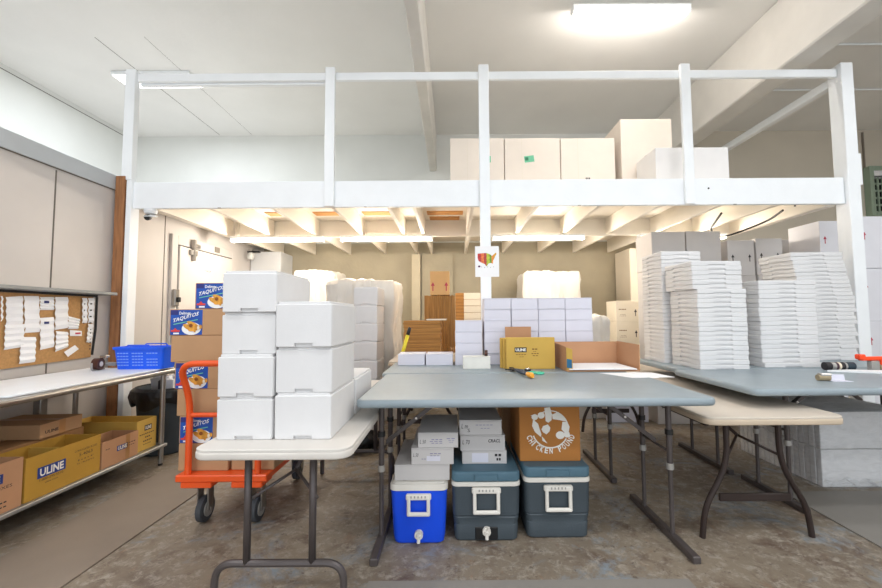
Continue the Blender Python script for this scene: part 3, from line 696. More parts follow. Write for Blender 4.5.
# foam lids stacked on the right tables
def lid_proto(label, w, d, h, off=0):
    t = MB().loft([rrect(0, 0, w/2-e, d/2-e, .010, z, 3) for z, e in ((0, .002), (.002, .0), (h-.006, 0), (h-.004, .002), (h-.0005, .003))], foam_back).build('foam_sheet')
    n = .07 if w > .3 else .06
    cut(t, MB().box(-n, n, -d/2-.02, -d/2+.010, -.01, .012, foam).box(-n, n, d/2-.010, d/2+.02, -.01, .012, foam).box(-w/2-.02, -w/2+.01, -n, n, -.01, .012, foam).box(w/2-.01, w/2+.02, -n, n, -.01, .012, foam))
    return t
def lid_stack(nm, x0, w, y0, d, z0, n, h, grp, skew=lambda i: (0, 0), jit=.003):
    pr = None
    for i in range(n):
        dx, dy = skew(i); lab = 'white foam sheet, %s from the bottom of %s' % (ORD[i+1], nm) if i < n-1 else 'white foam sheet, topmost of %s' % nm
        loc = (x0+w/2+dx+rnd.uniform(-jit, jit), y0+d/2+dy+rnd.uniform(-jit, jit), z0+h*i); r = rnd.uniform(-.008, .008)
        if pr is None: pr = lid_proto(lab, w, d, h-.0006); tag(pr, lab, 'foam sheet', grp); pr.location = loc; pr.rotation_euler = (0, 0, r)
        else:
            o = pr.copy(); C.objects.link(o); o.location = loc; o.rotation_euler = (0, 0, r); o['label'] = lab
the_left, the_front, the_off = 'the leftmost tall stack at right', 'the front left stack at right', 'the offset top of the front left stack'
the_mid, the_low, the_up = 'the middle stack at right', 'the stack nearest the thick post', 'the overhanging part beside the thick post'
Z = TZ+.0005; LH = .0382
lid_stack(the_left, 1.945, .37, 3.62, .38, Z, 27, LH, 'foam sheets in the leftmost tall stack', lambda i: (0, .0))
lid_stack(the_front, 1.985, .40, 3.17, .40, Z, 17, LH, 'foam sheets in the front left stack')
lid_stack(the_off, 1.955, .41, 3.18, .40, Z+17*LH, 6, LH, 'foam sheets on the offset top of the front left stack')
lid_stack(the_mid, 2.585, .485, 3.30, .38, Z, 19, LH, 'foam sheets in the middle stack', lambda i: (0, -.03) if i == 0 else (0, 0))
lid_stack(the_low, 3.36, .50, 3.74, .38, Z, 14, LH, 'foam sheets in the lower part of the right stack', lambda i: (-.012*(i % 3), 0))
lid_stack(the_up, 3.30, .50, 3.735, .40, Z+14*LH, 13, LH, 'foam sheets in the upper part of the right stack', lambda i: (.03-.008*max(0, i-2) if i > 1 else .05, 0))

# ================================================================ COOLERS
def cooler(label, x0, x1, y0, dep, hb, hr, hl, body, rim, lidm, bulge=True):
    cx = (x0+x1)/2; hx = (x1-x0)/2; cy = y0+dep/2; hy = dep/2
    t = thing('cooler', label, 'cooler', (cx, cy, 0))
    if bulge: prof = [(0, .022), (.01, .014), (.09, .010), (.095, .012), (.135, .006), (.14, .010), (.145, .010), (.15, .004), (hb, 0)]
    else: prof = [(0, .03), (.01, .02), (.05, .014), (hb-.02, .002), (hb, 0)]
    MB().loft([rrect(0, 0, hx-e, hy-e, .035, z, 6) for z, e in prof], body).build('cooler_body', t)
    MB().loft([rrect(0, 0, hx+e, hy+e, .036, z, 6) for z, e in ((hb+.0005, -.002), (hb+.004, .003), (hr-.004, .003), (hr, -.001))], rim).build('rim', t, label='cream rim')
    if hl > hr:
        slab(MB(), 0, 0, hx+.002, hy+.002, hr+.0005, hl, .036, lidm, .012).box(-.07, .07, -hy-.012, -hy+.01, hr+.008, hl-.012, lidm, .006).build('lid', t)
    else:
        slab(MB(), 0, 0, hx-.012, hy-.012, hr-.004, hr+.006, .03, rim, .004).build('lid', t)
    return t, hx, hy
def cooler_handle(t, hy, z0, z1, w):
    mb = MB(); y = -hy-.016
    mb.box(-w, -w+.020, y-.010, y+.006, z0, z1, coolw, .005).box(w-.020, w, y-.010, y+.006, z0, z1, coolw, .005).box(-w, w, y-.012, y+.008, z0, z0+.022, coolw, .006).box(-w-.006, w+.006, y-.008, -hy+.004, z1-.02, z1+.012, coolw, .006)
    mb.build('carry_handle', t)
    mb = MB()
    for k in range(5): mb.box(-.045+.02*k, -.038+.02*k, y-.0098, y-.0075, z1-.006, z1+.006, collar)
    mb.build('handle_pins', t)
def spigot(t, hy, z, m):
    MB().tube([(0, -hy+.012, z), (0, -hy-.012, z)], .024, m, 18).tube([(0, -hy-.012, z), (0, -hy-.028, z-.004)], .013, m, 12).tube([(0.005, -hy-.02, z), (.012, -hy-.024, z+.035)], .006, m, 8).tube([(0, -hy-.018, z-.01), (0, -hy-.02, z-.035)], .010, m, 10).build('drain_tap', t)
t, hx, hy = cooler('bright blue cooler with a cream rim and drain tap under the front table', -.362, -.035, 2.305, .57, .303, .341, 0, coolb, coolw, coolw, False)
cooler_handle(t, hy, .172, .280, .066); spigot(t, hy, .062, coolw)
t, hx, hy = cooler('dark slate cooler with a drain tap, between the blue cooler and the logo carton cooler', -.008, .388, 2.335, .59, .312, .338, .398, coold, coolw, coolid)
cooler_handle(t, hy, .165, .300, .078); MB().box(-.065, .065, -hy+.004, -hy+.016, .012, .082, black, .004).build('tap_recess', t); spigot(t, hy, .062, coolw)
t, hx, hy = cooler('dark slate cooler without a tap, under the brown logo carton', .418, .806, 2.36, .57, .322, .350, .412, coold, coolw, coolid)
cooler_handle(t, hy, .165, .300, .078)

def white_box(label, x0, x1, y0, y1, z0, z1, m=cgrey, grp=None, rotz=0, n='mailer_box'):
    cx, cy = (x0+x1)/2, (y0+y1)/2; hx, hy, h = (x1-x0)/2, (y1-y0)/2, z1-z0
    t = thing(n, label, 'white carton', (cx, cy, z0), rotz, grp)
    MB().box(-hx, hx, -hy, hy, 0, h-.0085, m, .002).build('carton_body', t)
    MB().box(-hx-.001, hx+.001, -hy-.001, hy+.001, h-.008, h, m, .002).box(-hx+.004, hx-.004, -hy-.0015, -hy-.0005, h*.25, h-.009, m).build('tuck_lid', t)
    return t, hx, hy
t, hx, hy = white_box('plain pale carton lying directly on the blue cooler lid', -.343, -.022, 2.345, 2.82, .3480, .437)
t, hx, hy = white_box('pale carton in the middle of three on the blue cooler', -.245, .003, 2.345, 2.80, .4375, .530)
text('L 50', .03, .02, ink, t, (-hx+.012, -hy-.002, .045), '-Y', .2, 'handwriting'); lines(t, (-hx, -hy-.002, 0), '-Y', ((.11, .06, .18, .065), (.11, .048, .17, .052), (.06, .03, .09, .034)), mat('faint_ink', '#8b87a8', .6)); decal(MB(), .09, .02, .17, .05, cwhitep, (-hx, -hy-.002, 0), '-Y', 1).build('sticker', t)
t, hx, hy = white_box('pale carton with small lilac print on top of the pile on the blue cooler', -.207, .030, 2.352, 2.78, .5305, .618)
text('L 50', .035, .022, ink, t, (-hx+.012, -hy-.002, .025), '-Y', .2, 'handwriting'); lines(t, (-hx, -hy-.002, 0), '-Y', ((.08, .045, .15, .05), (.07, .035, .15, .039), (.08, .025, .15, .029), (.17, .05, .225, .055), (.18, .04, .22, .043), (.185, .03, .21, .033)), mat('faint_ink', '#8b87a8', .6))
t, hx, hy = white_box('pale carton with a black printed block, lowest on the middle cooler', .055, .328, 2.455, 2.87, .3985, .478)
lines(t, (-hx, -hy-.002, 0), '-Y', ((.20, .045, .245, .06), (.21, .02, .24, .035)), ink); decal(MB(), .06, .01, .16, .065, cwhitep, (-hx, -hy-.002, 0)).build('sticker', t)
t, hx, hy = white_box('pale carton with dark handwriting, middle of three on the slate cooler', .045, .318, 2.450, 2.89, .4785, .572)
text('L 70', .045, .026, ink, t, (-hx+.012, -hy-.002, .04), '-Y', .2, 'handwriting'); text('CRACL', .075, .020, ink, t, (-hx+.17, -hy-.002, .05), '-Y', .2, 'handwriting', bold=.02)
t, hx, hy = white_box('pale carton on top of three on the middle cooler, just under the tabletop', .040, .300, 2.455, 2.91, .5725, .662)
text('L m', .04, .028, ink, t, (-hx+.012, -hy-.002, .04), '-Y', .2, 'handwriting'); lines(t, (-hx, -hy-.002, 0), '-Y', ((.10, .058, .21, .062), (.13, .038, .19, .041)), mat('faint_ink', '#8b87a8', .6)); text('S', .015, .02, ink, t, (-hx+.05, -hy-.002, .018), '-Y', 0, 'handwriting')
# logo carton
t, hx, hy = supply_carton('logo_carton', 'brown carton with a white round chicken logo on the right cooler', .408, .780, 2.45, 2.83, .4125, .785, brownc)
LX, LZ, LR = hx*.02, .192, .115
o = (LX, -hy, LZ)
mb = MB()
def arcband(mb, a0, a1, r0, r1, m=inkw, k=1, n=16):
    pts = [((r0)*math.cos(a0+(a1-a0)*i/n), (r0)*math.sin(a0+(a1-a0)*i/n)) for i in range(n+1)]
    for i in range(n):
        b0 = a0+(a1-a0)*i/n; b1 = a0+(a1-a0)*(i+1)/n
        decal(mb, 0, 0, 0, 0, m, o, '-Y', k, [(r0*math.cos(b0), r0*math.sin(b0)), (r1*math.cos(b0), r1*math.sin(b0)), (r1*math.cos(b1), r1*math.sin(b1)), (r0*math.cos(b1), r0*math.sin(b1))])
R_ = math.radians
arcband(mb, R_(15), R_(165), LR-.006, LR); arcband(mb, R_(200), R_(330), LR-.008, LR)
def blob(pts, k=2): decal(mb, 0, 0, 0, 0, inkw, o, '-Y', k, pts)
# three stylised birds chasing round the ring
blob([(-.035, .13), (.0, .135), (.012, .09), (.008, .055), (-.012, .04), (-.028, .05), (-.03, .08)], 2)
blob([(.012, .09), (.05, .105), (.09, .07), (.105, .045), (.06, .055), (.015, .062)], 3)
blob(ell(-.055, .085, .022, .020, 12), 3); blob(ell(-.095, .075, .020, .018, 12), 4); blob([(-.12, .085), (-.10, .09), (-.09, .07)], 5)
blob([(-.105, .06), (-.075, .035), (-.065, .0), (-.055, -.03), (-.06, -.045), (-.095, -.015), (-.112, .02)], 2)
blob([(-.055, -.04), (-.04, -.055), (-.02, -.085), (-.05, -.068)], 3)
blob([(.075, .045), (.105, .045), (.118, .015), (.112, -.02), (.09, -.025), (.068, .0)], 2)
blob(ell(.06, -.035, .028, .024, 12), 3); blob(ell(.10, -.03, .018, .02, 12), 4)
blob([(-.045, .02), (-.015, .03), (.0, .01), (-.005, -.012), (-.025, -.03), (-.045, -.018), (-.055, .0)], 2)
mb.build('round_logo', t)
s = 'CHICKEN POUND'
for i, chh in enumerate(s):
    if chh == ' ': continue
    a = R_(199+i*142/12); r = LR+.022; cxx = r*math.cos(a); czz = r*math.sin(a)*.90
    oo = text(chh, .020 if chh != 'I' else .008, .036, inkw, t, (0, 0, 0), '-Y', 0, 'lettering', .001, 0, .03)
    rr_ = a+PI/2
    for v in oo.data.vertices:
        x, z = v.co.x-.0085, v.co.z-.018; ca, sa = math.cos(rr_), math.sin(rr_)
        v.co = Vector((LX+cxx+x*ca-z*sa, -hy-.001, LZ-.005+czz+x*sa+z*ca))
supply_carton('closed_carton', 'plain brown carton standing on end behind the logo carton, under the table', .37, .60, 3.0, 3.3, .0, .77, kraft)
bag = MB()
rings = []
for j in range(9):
    f = j/8; z = .20*f; r = .17*math.sin(PI*(.22+.70*f))**.7
    rings.append([((r*(1+.12*math.sin(5*a+j)+.06*math.sin(11*a-2*j)))*math.cos(a)*1.35, (r*(1+.12*math.sin(5*a+j)))*math.sin(a), z) for a in [i*2*PI/30 for i in range(30)]])
bag.loft(rings, blackbag)
tag(bag.build('black_bag', None, (-.95, 3.95, 0)), 'small black plastic bag on the floor beyond the white table leg', 'bag')

# ================================================================ ITEMS ON THE CENTRE TABLES
curved_table('folding_table', 'pale folding table behind the carton table, carrying flattened cardboard bundles', -.64, .14, 3.89, 5.72, .86, twhite2, ttan, legd, True)
gx = .295; cwid = .2435; rh = .1008
GW = 'small white cartons in the wall of stacked cartons'
proto = None
colnm = ['first column', 'second column', 'third column', 'last right column']
for c in range(4):
    for r in range(6):
        lab = 'small white carton, %s of the carton wall, %s' % (colnm[c], ('bottom row', 'second row up', 'third row up', 'fourth row up', 'fifth row up', 'top row')[r])
        x = gx+c*(cwid+.005)+cwid/2+rnd.uniform(-.002, .002); loc = (x, 3.72+rnd.uniform(-.006, .004), TZ+.0005+rh*r+(.004*min(r, 2) if c == 3 and False else 0))
        if proto is None:
            proto, _, _ = white_box(lab, 0, cwid, 0, .24, 0, rh-.0006, cwhitep, GW, 0, 'mailer_box'); proto.location = loc
        else: dup(proto, loc, rnd.uniform(-.004, .004), lab, GW)
for r in range(4): dup(proto, (.148+.003*(r % 2), 3.70, TZ+.0005+rh*r), 0, 'small white carton in the separate short pile left of the centre post, %s' % ('bottom', 'second up', 'third up', 'top')[r], 'small white cartons in the short pile')
dup(proto, (-.375, 3.715, TZ+.0005), 0, 'single white carton at the left end of the carton table', 'single white cartons left of the piles')
dup(proto, (-.118, 3.705, TZ+.0005), -.01, 'single white carton between the left end one and the short pile', 'single white cartons left of the piles')
white_box('low off-white box lying in front of the short pile on the table', .09, .318, 3.32, 3.46, TZ+.0005, TZ+.10, mat('ivory_card', '#e9e7df', .6))
t = thing('tape_roll', 'small brown and silver tape roll on the low off-white box', 'tape', (.285, 3.38, TZ+.101))
MB().tube([(-.01, 0, .025), (.015, 0, .025)], .025, mat('brown_tape', '#4c2a20', .3), 16).build('roll', t); MB().tube([(-.012, 0, .025), (.017, 0, .025)], .012, collar, 12).build('core', t)
# flattened mustard cartons standing on edge
t = thing('flattened_cartons', 'mustard cardboard cartons with dark logo patch standing on the grey table', 'carton', (.645, 3.34, TZ+.0005))
for k, (dx, dy, h) in enumerate(((0, -.055, .262), (-.02, -.015, .258), (-.04, .025, .255))):
    MB().box(-.20+dx, .205+dx*.3, dy-.016, dy+.018, 0, h, yellowk, .006, 2).build('carton_panel', t)
decal(MB(), -.10, .14, .0, .18, ink, (-.03, -.0715, 0)).build('logo_patch', t); text('ULINE', .085, .024, inkw, t, (-.122, -.0725, .148), '-Y', 0, 'lettering', .0016, 0, .04)
lines(t, (-.20, -.0715, 0), '-Y', ((.08, .118, .17, .123), (.11, .10, .15, .104), (.215, .16, .265, .17), (.225, .143, .25, .147), (.21, .125, .275, .132), (.22, .108, .27, .114)), mat('brown_ink', '#7a5524', .7))
tag(MB().box(.47, .70, 3.50, 3.508, TZ+.001, TZ+.345, kraft2, .001).build('card_flap'), 'pinkish brown card flap standing behind the mustard cartons', 'card')
# open tray carton
t = thing('open_tray_carton', 'open brown carton lying with its front missing, white board inside, on the table', 'carton', (1.185, 3.31, TZ+.0005))
MB().box(-.285, .285, -.20, .21, 0, .006, kraft2).box(-.285, .285, -.21, -.20, 0, .014, kraft2).build('base', t)
MB().box(-.285, .285, .205, .211, .006, .208, kraft2, .001).build('side', t)
MB().prism([(.279, -.21, .006), (.279, -.21, .208), (.279, .205, .212), (.279, .205, .006)], (.006, 0, 0), kraft2).build('side', t)
MB().prism([(-.285, -.19, .006), (-.285, -.19, .19), (-.285, .205, .208), (-.285, .205, .006)], (.006, 0, 0), kraft2).build('side', t)
fl = MB().prism([(-.285, -.19, .006), (-.285, -.19, .19), (-.245, -.215, .175), (-.245, -.215, .006)], (.002, .006, 0), yellowk)
fo = fl.build('flap', t); mb = MB().prism([(-.283, -.193, .03), (-.283, -.193, .10), (-.250, -.2137, .095), (-.250, -.2137, .028)], (-.001, -.0012, 0), mat('teal_print', '#2f6f96', .6)); mb.build('blue_patch', t)
tag(MB().box(.915, 1.44, 3.085, 3.48, TZ+.0160, TZ+.024, paper, .002).build('white_board', None), 'white foam board lying inside the open brown carton', 'board')
mb = MB().prism([(1.12, 3.02, TZ+.0005), (1.26, 2.78, TZ+.0005), (1.57, 2.80, TZ+.0005), (1.52, 3.03, TZ+.0005)], (0, 0, .002), paper)
tag(mb.build('paper_sheet'), 'white paper sheet on the grey table in front of the open carton', 'paper', 'loose papers')
mb = MB().prism([(1.40, 3.03, TZ+.0031), (1.44, 2.76, TZ+.0031), (1.60-.22, 2.74, TZ+.0031), (1.35, 3.02, TZ+.0031)][::-1], (0, 0, .002), paper)
tag(mb.build('paper_sheet'), 'narrow white paper laid over the larger sheet at the table edge', 'paper', 'loose papers')
# long-handled cutter
t = thing('utility_cutter', 'dark handled cutter with an orange end lying on the grey table', 'cutter', (.53, 2.95, TZ+.0065))
MB().tube([(-.04, .16, .014), (-.02, .05, .016), (.01, -.10, .016)], [.010, .017, .015], mat('navy_grip', '#2c3a4e', .5), 10).build('handle', t)
MB().tube([(.01, -.10, .016), (.025, -.165, .016), (.03, -.19, .014)], [.016, .021, .012], mat('orange_cap', '#f2a52c', .4), 12).build('end_cap', t)
MB().box(-.065, -.03, .15, .30, .004, .016, ink, .003).box(-.11, -.04, .19, .21, .004, .014, ink, .003).build('blade', t)
t = thing('scissors', 'green handled scissors lying on the grey table', 'scissors', (.66, 3.05, TZ+.0005), -.5)
gm = mat('mint_plastic', '#52c9a4', .4)
for s in (-1, 1): MB().tube([(s*.028+.026*math.cos(a), -.05+.036*math.sin(a), .008) for a in [i*2*PI/16 for i in range(17)]], .0075, gm, 8, False).build('grip', t)
MB().prism([(-.008, -.02, .004), (.008, -.02, .004), (.004, .14, .004)], (0, 0, .004), steel).build('blade', t)
t = thing('metal_clip', 'small metal binder clip beside the cutter', 'clip', (.60, 3.16, TZ+.0005))
MB().box(-.025, .025, -.012, .012, 0, .016, ink, .004).build('clip_body', t); MB().tube([(-.02, .0, .018), (.02, .0, .018)], .006, chrome, 8).build('clip_arm', t)
# yellow level leaning behind the boxes
t = thing('yellow_tool', 'yellow handled tool with a black tip leaning against the cardboard bundles', 'tool', (-.46, 3.87, TZ))
MB().tube([(-.05, -.01, .012), (.02, .015, .26)], .018, mat('yellow_plastic', '#e6d22e', .4), 10).build('handle', t)
MB().tube([(.02, .015, .26), (.042, .022, .335)], [.019, .016], black, 10).build('tip', t)
# cardboard bundles
def bundle(label, x0, x1, y0, y1, z0, z1, m, grp):
    cx, cy = (x0+x1)/2, (y0+y1)/2; t = MB(); hx, hy, h = (x1-x0)/2, (y1-y0)/2, z1-z0
    n = max(3, int(h/.018)); st = h/n
    for i in range(n): t.box(-hx+rnd.uniform(0, .012), hx-rnd.uniform(0, .012), -hy+rnd.uniform(0, .012), hy, i*st, i*st+st*.93, m)
    return tag(t.build('cardboard_bundle', None, (cx, cy, z0)), label, 'cardboard bundle', grp)
for i, nm in enumerate(('lowest', 'second up', 'third up', 'fourth up', 'topmost')):
    bundle('flattened cardboard bundle in the low front pile, '+nm, -.52+.008*(i % 2), -.12, 4.12, 4.60, .8605+.08*i, .9395+.08*i, corrug, 'cardboard bundles in the low front pile')
t = MB()
for i in range(16):
    x = -.34+i*.0235; t.box(x, x+.0215, 4.80+rnd.uniform(0, .02), 5.10, .8605, 1.565-rnd.uniform(0, .012), corrugv)
tag(t.build('cardboard_bundle'), 'tall bundle of flattened cardboard standing upright behind the low pile', 'cardboard bundle')
t, hx, hy = supply_carton('closed_carton', 'tan carton with two red arrows on top of the tall cardboard bundle', -.27, -.03, 4.82, 5.07, 1.566, 1.86, mat('orange_kraft', '#d9ab73', .8))
def arrow(t, x, z, h, m, hy, name='printed_arrow'):
    mb = MB(); o = (x, -hy, z)
    decal(mb, -h*.06, 0, h*.06, h*.62, m, o); decal(mb, 0, 0, 0, 0, m, o, '-Y', 1, [(-h*.22, h*.58), (h*.22, h*.58), (0, h)]); return mb.build(name, t)
arrow(t, -hx+.035, .05, .11, inkr, hy); arrow(t, hx-.04, .05, .11, inkr, hy)
bundle('bundle of card sheets with a pale front lying on the low pile', -.28, -.06, 4.14, 4.5, 1.2610, 1.275, ccream, None)
for i in range(17):
    z = .097*i
    t = thing('card_bundle', 'bundle of pale card with brown edges, %s from the floor, left of the centre post' % ORD[i+1], 'cardboard bundle', (.25, 5.95, z), 0, 'pale card bundles left of the centre post')
    MB().box(-.20, .20, -.17, .17, 0, .094, corrug, .004).build('card_stack', t)
    MB().box(-.075, .17, -.174, .172, .0005, .0935, ccream, .004).build('pale_wrap', t)
# ================================================================ WRAPPED GOODS AND BACKGROUND CARTONS
film = bpy.data.materials.new('stretch_film'); film.use_nodes = True
nt = film.node_tree; N = nt.nodes; L = nt.links; N.remove(N['Principled BSDF'])
g_ = N.new('ShaderNodeBsdfPrincipled'); g_.inputs['Roughness'].default_value = .12; g_.inputs['Base Color'].default_value = (.85, .87, .9, 1)
tr = N.new('ShaderNodeBsdfTransparent'); mx = N.new('ShaderNodeMixShader')
tc = N.new('ShaderNodeTexCoord'); mpn = N.new('ShaderNodeMapping'); mpn.inputs['Scale'].default_value = (1, 1, 2.5); L.new(tc.outputs['Object'], mpn.inputs[0])
nz = N.new('ShaderNodeTexNoise'); nz.inputs['Scale'].default_value = 9; nz.inputs['Detail'].default_value = 6; nz.inputs['Distortion'].default_value = 1.6; L.new(mpn.outputs[0], nz.inputs['Vector'])
bp = N.new('ShaderNodeBump'); bp.inputs['Strength'].default_value = 1; bp.inputs['Distance'].default_value = .03; L.new(nz.outputs['Fac'], bp.inputs['Height']); L.new(bp.outputs[0], g_.inputs['Normal'])
cr = N.new('ShaderNodeValToRGB'); cr.color_ramp.elements[0].position = .35; cr.color_ramp.elements[1].position = .75; cr.color_ramp.elements[0].color = (.06,)*3+(1,); cr.color_ramp.elements[1].color = (.20,)*3+(1,)
L.new(nz.outputs['Fac'], cr.inputs[0]); L.new(cr.outputs[0], mx.inputs[0]); L.new(tr.outputs[0], mx.inputs[1]); L.new(g_.outputs[0], mx.inputs[2]); L.new(mx.outputs[0], N['Material Output'].inputs[0])

wrapw = mat('milky_wrap', '#d8d4cd', .3, var=.05, scale=6, bump=.8, bscale=14, stretch=(1, 1, .35))
from mathutils import noise as mnoise
def draped(x0, x1, y0, y1, z0, z1, m, amp=.03, rnd_=.12, seed=0, n=14, flare=.0):
    """a soft film-covered block"""
    mb = MB(); bm = mb.bm
    r = bmesh.ops.create_cube(bm, size=2); bmesh.ops.subdivide_edges(bm, edges=bm.edges[:], cuts=n, use_grid_fill=True)
    hx, hy, hz = (x1-x0)/2, (y1-y0)/2, (z1-z0)/2
    for v in bm.verts:
        p = v.co.copy(); q = Vector((p.x*hx, p.y*hy, p.z*hz))
        # soften the upper corners
        c = Vector((max(-hx+rnd_, min(hx-rnd_, q.x)), max(-hy+rnd_, min(hy-rnd_, q.y)), min(hz-rnd_, q.z)))
        d = q-c
        if d.length > rnd_: q = c+d.normalized()*rnd_
        nn = .6*mnoise.noise(Vector((q.x*3+seed, q.y*3, q.z*1.6)))+.5*mnoise.noise(Vector((q.x*11+seed, q.y*11, q.z*2.5)))+.3*mnoise.noise(Vector((q.x*23+seed, q.y*23, q.z*9)))
        f = Vector((p.x, p.y, .6*p.z)); f = f.normalized() if f.length else f
        q += f*amp*nn
        fl = flare*max(0, (.2-p.z))**1.2; q.x += fl*(1 if p.x > .5 else -1 if p.x < -.5 else 0)
        q.z = max(q.z, -hz)
        v.co = q+Vector((0, 0, hz))
    for f in bm.faces: f.smooth = True
    mb._paint(list(bm.faces), m); return mb
def wrapped(label, x0, x1, y0, y1, z1, seed, flare=0, z0=0, rr=.06):
    t = thing('wrapped_pallet', label, 'wrapped goods', ((x0+x1)/2, (y0+y1)/2, z0))
    hx, hy = (x1-x0)/2, (y1-y0)/2; n = int((z1-z0)/.21); st = (z1-z0-.05)/n
    mb = MB()
    for i in range(n):
        for j in range(max(1, int((x1-x0)/.29))):
            k = max(1, int((x1-x0)/.29)); w = (2*hx-.08)/k; mb.box(-hx+.04+j*w, -hx+.04+j*w+w-.004, -hy+.05, hy-.05, i*st, i*st+st-.006, foam, .006)
    mb.build('foam_boxes', t)
    draped(x0, x1, y0, y1, z0, z1, wrapw, .07, rr, seed, 26, flare).build('plastic_film', t)
    return t
wrapped('large white plastic-wrapped pallet left of the cardboard bundles, seen past the foam boxes', -1.64, -.74, 5.0, 5.85, 1.78, 3, .05)
wrapped('white wrapped pallet furthest left at the back, above the left foam stack', -2.42, -1.78, 5.90, 6.6, 2.02, 8)
wrapped('rounded white wrapped pallet at the back, just above the wall of white cartons', 1.12, 2.0, 6.05, 6.8, 2.0, 15, 0, 0, .07)
wrapped('low white wrapped bundle to the right of the wall of white cartons', 1.50, 2.06, 5.05, 5.50, 1.30, 22, 0, 0, .08)
# wrapped foam sheets under the right tables
t = thing('wrapped_foam_bundle', 'big bundle of upright foam sheets in clear film on the floor under the right tables', 'wrapped foam', (3.14, 3.44, .001))
for z0 in (.001, .281):
    mb = MB(); n = 17; st = .84/n
    for i in range(n): mb.box(-.37+rnd.uniform(0, .004), .37, -.42+i*st, -.42+i*st+st*.90, z0, z0+.275, foam, .004)
    mb.build('foam_sheets', t)
draped(-.375, .375, -.43, .43, 0, .565, film, .012, .02, 31, 18, .03).build('plastic_film', t, (0, 0, .0))
mb = MB()
for k in range(5):
    rings = []
    x = -.33+k*.16
    mb.tube([(x-.05, -.455, .06+.02*(k % 2)), (x+.03, -.475, .03), (x+.10, -.46, .045), (x+.17, -.455, .02)], [.012, .03, .034, .012], film, 10)
mb.build('loose_film', t)

gk = ('pale grey carton', 'carton')
def pcarton(label, x0, x1, y0, y1, z0, z1, m, arrows=None, grp=None):
    t, hx, hy = supply_carton('shipping_carton', label, x0, x1, y0, y1, z0, z1, m, grp)
    if arrows:
        for x in (-hx+.06, hx-.06): arrow(t, x, (z1-z0)*(.55 if m is cwhite else .40), .09, arrows, hy)
    return t
cols = [(2.45, 2.865, 4.75, 2.32, 5, cgrey, None, 'first column behind the foam stacks'), (2.875, 3.30, 4.75, 2.325, 5, cgrey, None, 'second column behind the foam stacks'), (3.375, 3.705, 4.75, 2.21, 5, cgrey, ink, 'third column behind the foam stacks'),
        (3.725, 4.05, 4.75, 2.23, 5, cgrey, ink, 'fourth column behind the foam stacks'), (4.43, 4.88, 5.25, 2.31, 5, cgrey, None, 'fifth column, furthest back'),
        (4.26, 4.68, 4.50, 2.38, 4, cwhite, inkr, 'red-arrow column left of the thick post'), (4.72, 5.35, 4.50, 2.43, 4, cwhite, inkr, 'red-arrow column at the right photo edge')]
for x0, x1, y, zt, n, m, ar, nm in cols:
    h = zt/n
    for i in range(n):
        lv = 'bottom' if i == 0 else 'top' if i == n-1 else ORD[i+1]+' from the floor'
        pcarton('%s carton, %s in the %s' % ('white' if m is cwhite else 'pale grey', lv, nm), x0+.006*(i % 2), x1-.004, y+.008*((i+1) % 2), y+.42, h*i+(.0005 if i else 0), h*(i+1)-.001, m, ar if i >= 1 or m is not cgrey else ink)
for i in range(5):
    t, hx, hy = supply_carton('shipping_carton', 'cream carton with dark markings, %s of the back stack right of the wrapped goods' % ('bottom', 'second up', 'third up', 'fourth up', 'topmost')[i], 2.36, 2.70, 5.65, 6.0, .302*i, .302*(i+1)-.001, ccream)
    lines(t, (-hx, -hy, 0), '-Y', ((.04, .17, .15, .185), (.06, .10, .14, .105), (.05, .08, .15, .085)), mat('brown_ink', '#7a5524', .7)); arrow(t, hx-.06, .08, .10, ink, hy)
pcarton('lilac grey carton with dark arrows on the floor beyond the almond table', 1.90, 2.38, 4.84, 5.30-.36, 0, .62, cwhitep, inkr)
pcarton('white carton with pink print on the floor beside the lilac grey one', 1.30, 1.75, 5.75, 5.90, 0, .60, cwhite, inkr)

# ---- cartons up on the platform
DZ = 2.7005
for i, (x0, x1, zt, st) in enumerate(((-.01, .655, 3.51, True), (.665, 1.35, 3.505, True), (1.36, 2.03, 3.50, False))):
    t, hx, hy = supply_carton('foam_case', 'cream white case on the platform, %s of the row of three' % ('left', 'middle', 'right')[i], x0, x1, 4.75, 5.25, DZ, zt, mat('case_cream', '#efe4d8', .65, var=.02), None, True, 0, 'case')
    mb = MB()
    for u in (.22, .60): mb.box(-hx+.01+u, -hx+.014+u, -hy-.001, -hy+.001, .0, zt-DZ-.01, mat('card_slit', '#7d6a55', .9))
    mb = MB().box(-hx+.21, -hx+.213, -hy-.001, -hy+.001, .01, zt-DZ-.01, ccream); mb.build('case_seam', t)
    if st:
        s_ = MB(); x = .05 if i == 0 else -.10; s_.box(x, x+.12, -hy-.002, -hy, .50, .58, lgreen, rot=Matrix.Rotation(-.12, 4, 'Y') if i else None); s_.box(x+.01, x+.05, -hy-.003, -hy-.002, .52, .56, mat('dark_green_print', '#2f7d5b', .6)); s_.build('green_sticker', t)
    else: lines(t, (-hx, -hy, 0), '-Y', ((.30, .27, .36, .30), (.38, .25, .41, .27)), ink)
supply_carton('foam_case', 'tallest cream case on the platform, right of the row of three', 2.11, 2.745, 4.75, 5.25, DZ, 3.74, mat('case_cream', '#efe4d8', .65, var=.02), None, True, 0, 'case')
supply_carton('foam_case', 'low wide white case on the platform behind the third railing post', 2.265, 3.075, 4.25, 4.70, DZ, 3.155, mat('case_white', '#eeeceb', .5, var=.02), None, True, 0, 'case')

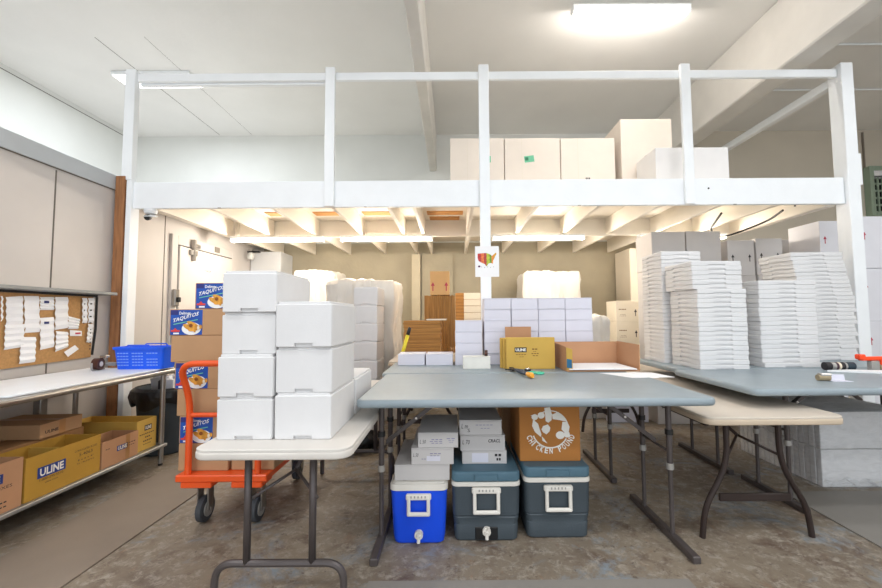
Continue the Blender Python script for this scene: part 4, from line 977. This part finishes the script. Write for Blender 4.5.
# ---- small things on the right grey table
t = thing('tape_gun', 'orange handled tape gun resting at the right end of the table', 'tape gun', (3.29, 3.08, TZ+.0005), .1)
MB().box(-.13, .10, -.02, .02, .075, .105, orangeh, .010, 2).box(.03, .10, -.022, .022, .04, .10, orangeh, .008, 2).box(-.15, -.10, -.025, .025, .085, .125, orangeh, .008).build('handle', t)
MB().tube([(0.02, 0, .025), (.24, 0, .025)], .024, mat('tan_tape_roll', '#a08f70', .4), 16).build('tape_roll', t)
MB().box(-.05, .02, -.02, .02, .0, .074, collar, .005).build('frame', t)
t = thing('label_roll', 'striped roll of labels lying beside the orange tape gun', 'label roll', (3.02, 3.10, TZ+.0005), -.08)
for k, (a, b, m) in enumerate(((-.10, -.06, ink), (-.058, -.03, collar), (-.028, -.012, mat('plum_tape', '#4a2f38', .4)), (-.010, .006, lcream), (.008, .035, ink), (.037, .05, collar), (.052, .11, mat('teal_dark', '#263640', .5)))):
    MB().tube([(a, 0, .031), (b, 0, .031)], .031, m, 18).build('tape_ring', t)
for k, (pts, lab) in enumerate((([(2.52, 2.78), (3.5, 2.70), (3.5, 3.02), (2.62, 3.06)], 'long white foam sheet lying along the far right table'),)):
    tag(MB().prism([(x, y, TZ+.0005) for x, y in ((2.86, 3.02), (3.52, 2.72), (3.56, 2.93), (3.05, 3.04))], (0, 0, .012), paper).build('foam_sheet'), lab, 'foam sheet')
t = thing('sticker_dispenser', 'small metal and white label piece near the front edge of the right table', 'label dispenser', (2.47, 2.60, TZ+.0005), -.1)
MB().tube([(-.07, 0, .022), (.0, 0, .022)], .020, mat('tan_tape_roll', '#a08f70', .4), 14).box(-.06, .01, -.015, .02, .03, .05, steel, .005).build('roll', t)
MB().box(.0, .12, -.03, .03, .0, .003, cwhitep).prism([(.0, .02, .003), (.11, .02, .003), (.11, .024, .04), (0, .024, .04)], (0, .002, 0), cwhitep).build('label_strip', t)

# ================================================================ LIGHT
W = bpy.data.worlds.new('world'); bpy.context.scene.world = W; W.use_nodes = True
bg = W.node_tree.nodes['Background']; bg.inputs[0].default_value = (.87, .935, 1, 1); bg.inputs[1].default_value = 1.5
# unseen ceiling fittings added over and behind the camera to light the foreground
for i, (x, y) in enumerate(((-2.6, .6), (1.9, .6), (-2.6, -1.8), (1.9, -1.8), (5.6, 1.6))):
    t = thing('fluorescent_light', 'added unseen ceiling tube light over the near part of the room', 'light fitting', (x, y, 4.66), 0, 'added ceiling lights over the near part of the room')
    MB().box(-.64, .64, -.1, .1, -.03, .03, wpaint, .006).build('housing', t)
    MB().tube([(-.6, 0, -.05), (.6, 0, -.05)], .018, tube, 8).build('lamp_tube', t)
    area('lamp_glow', 0, 0, -.09, 1.2, .3, 50, (.95, .97, 1), t)
vs = bpy.context.scene.view_settings
vs.view_transform = 'Standard'; vs.look = 'None'; vs.gamma = 1; vs.use_curve_mapping = False; vs.exposure = .17
bpy.context.scene.cycles.max_bounces = 8
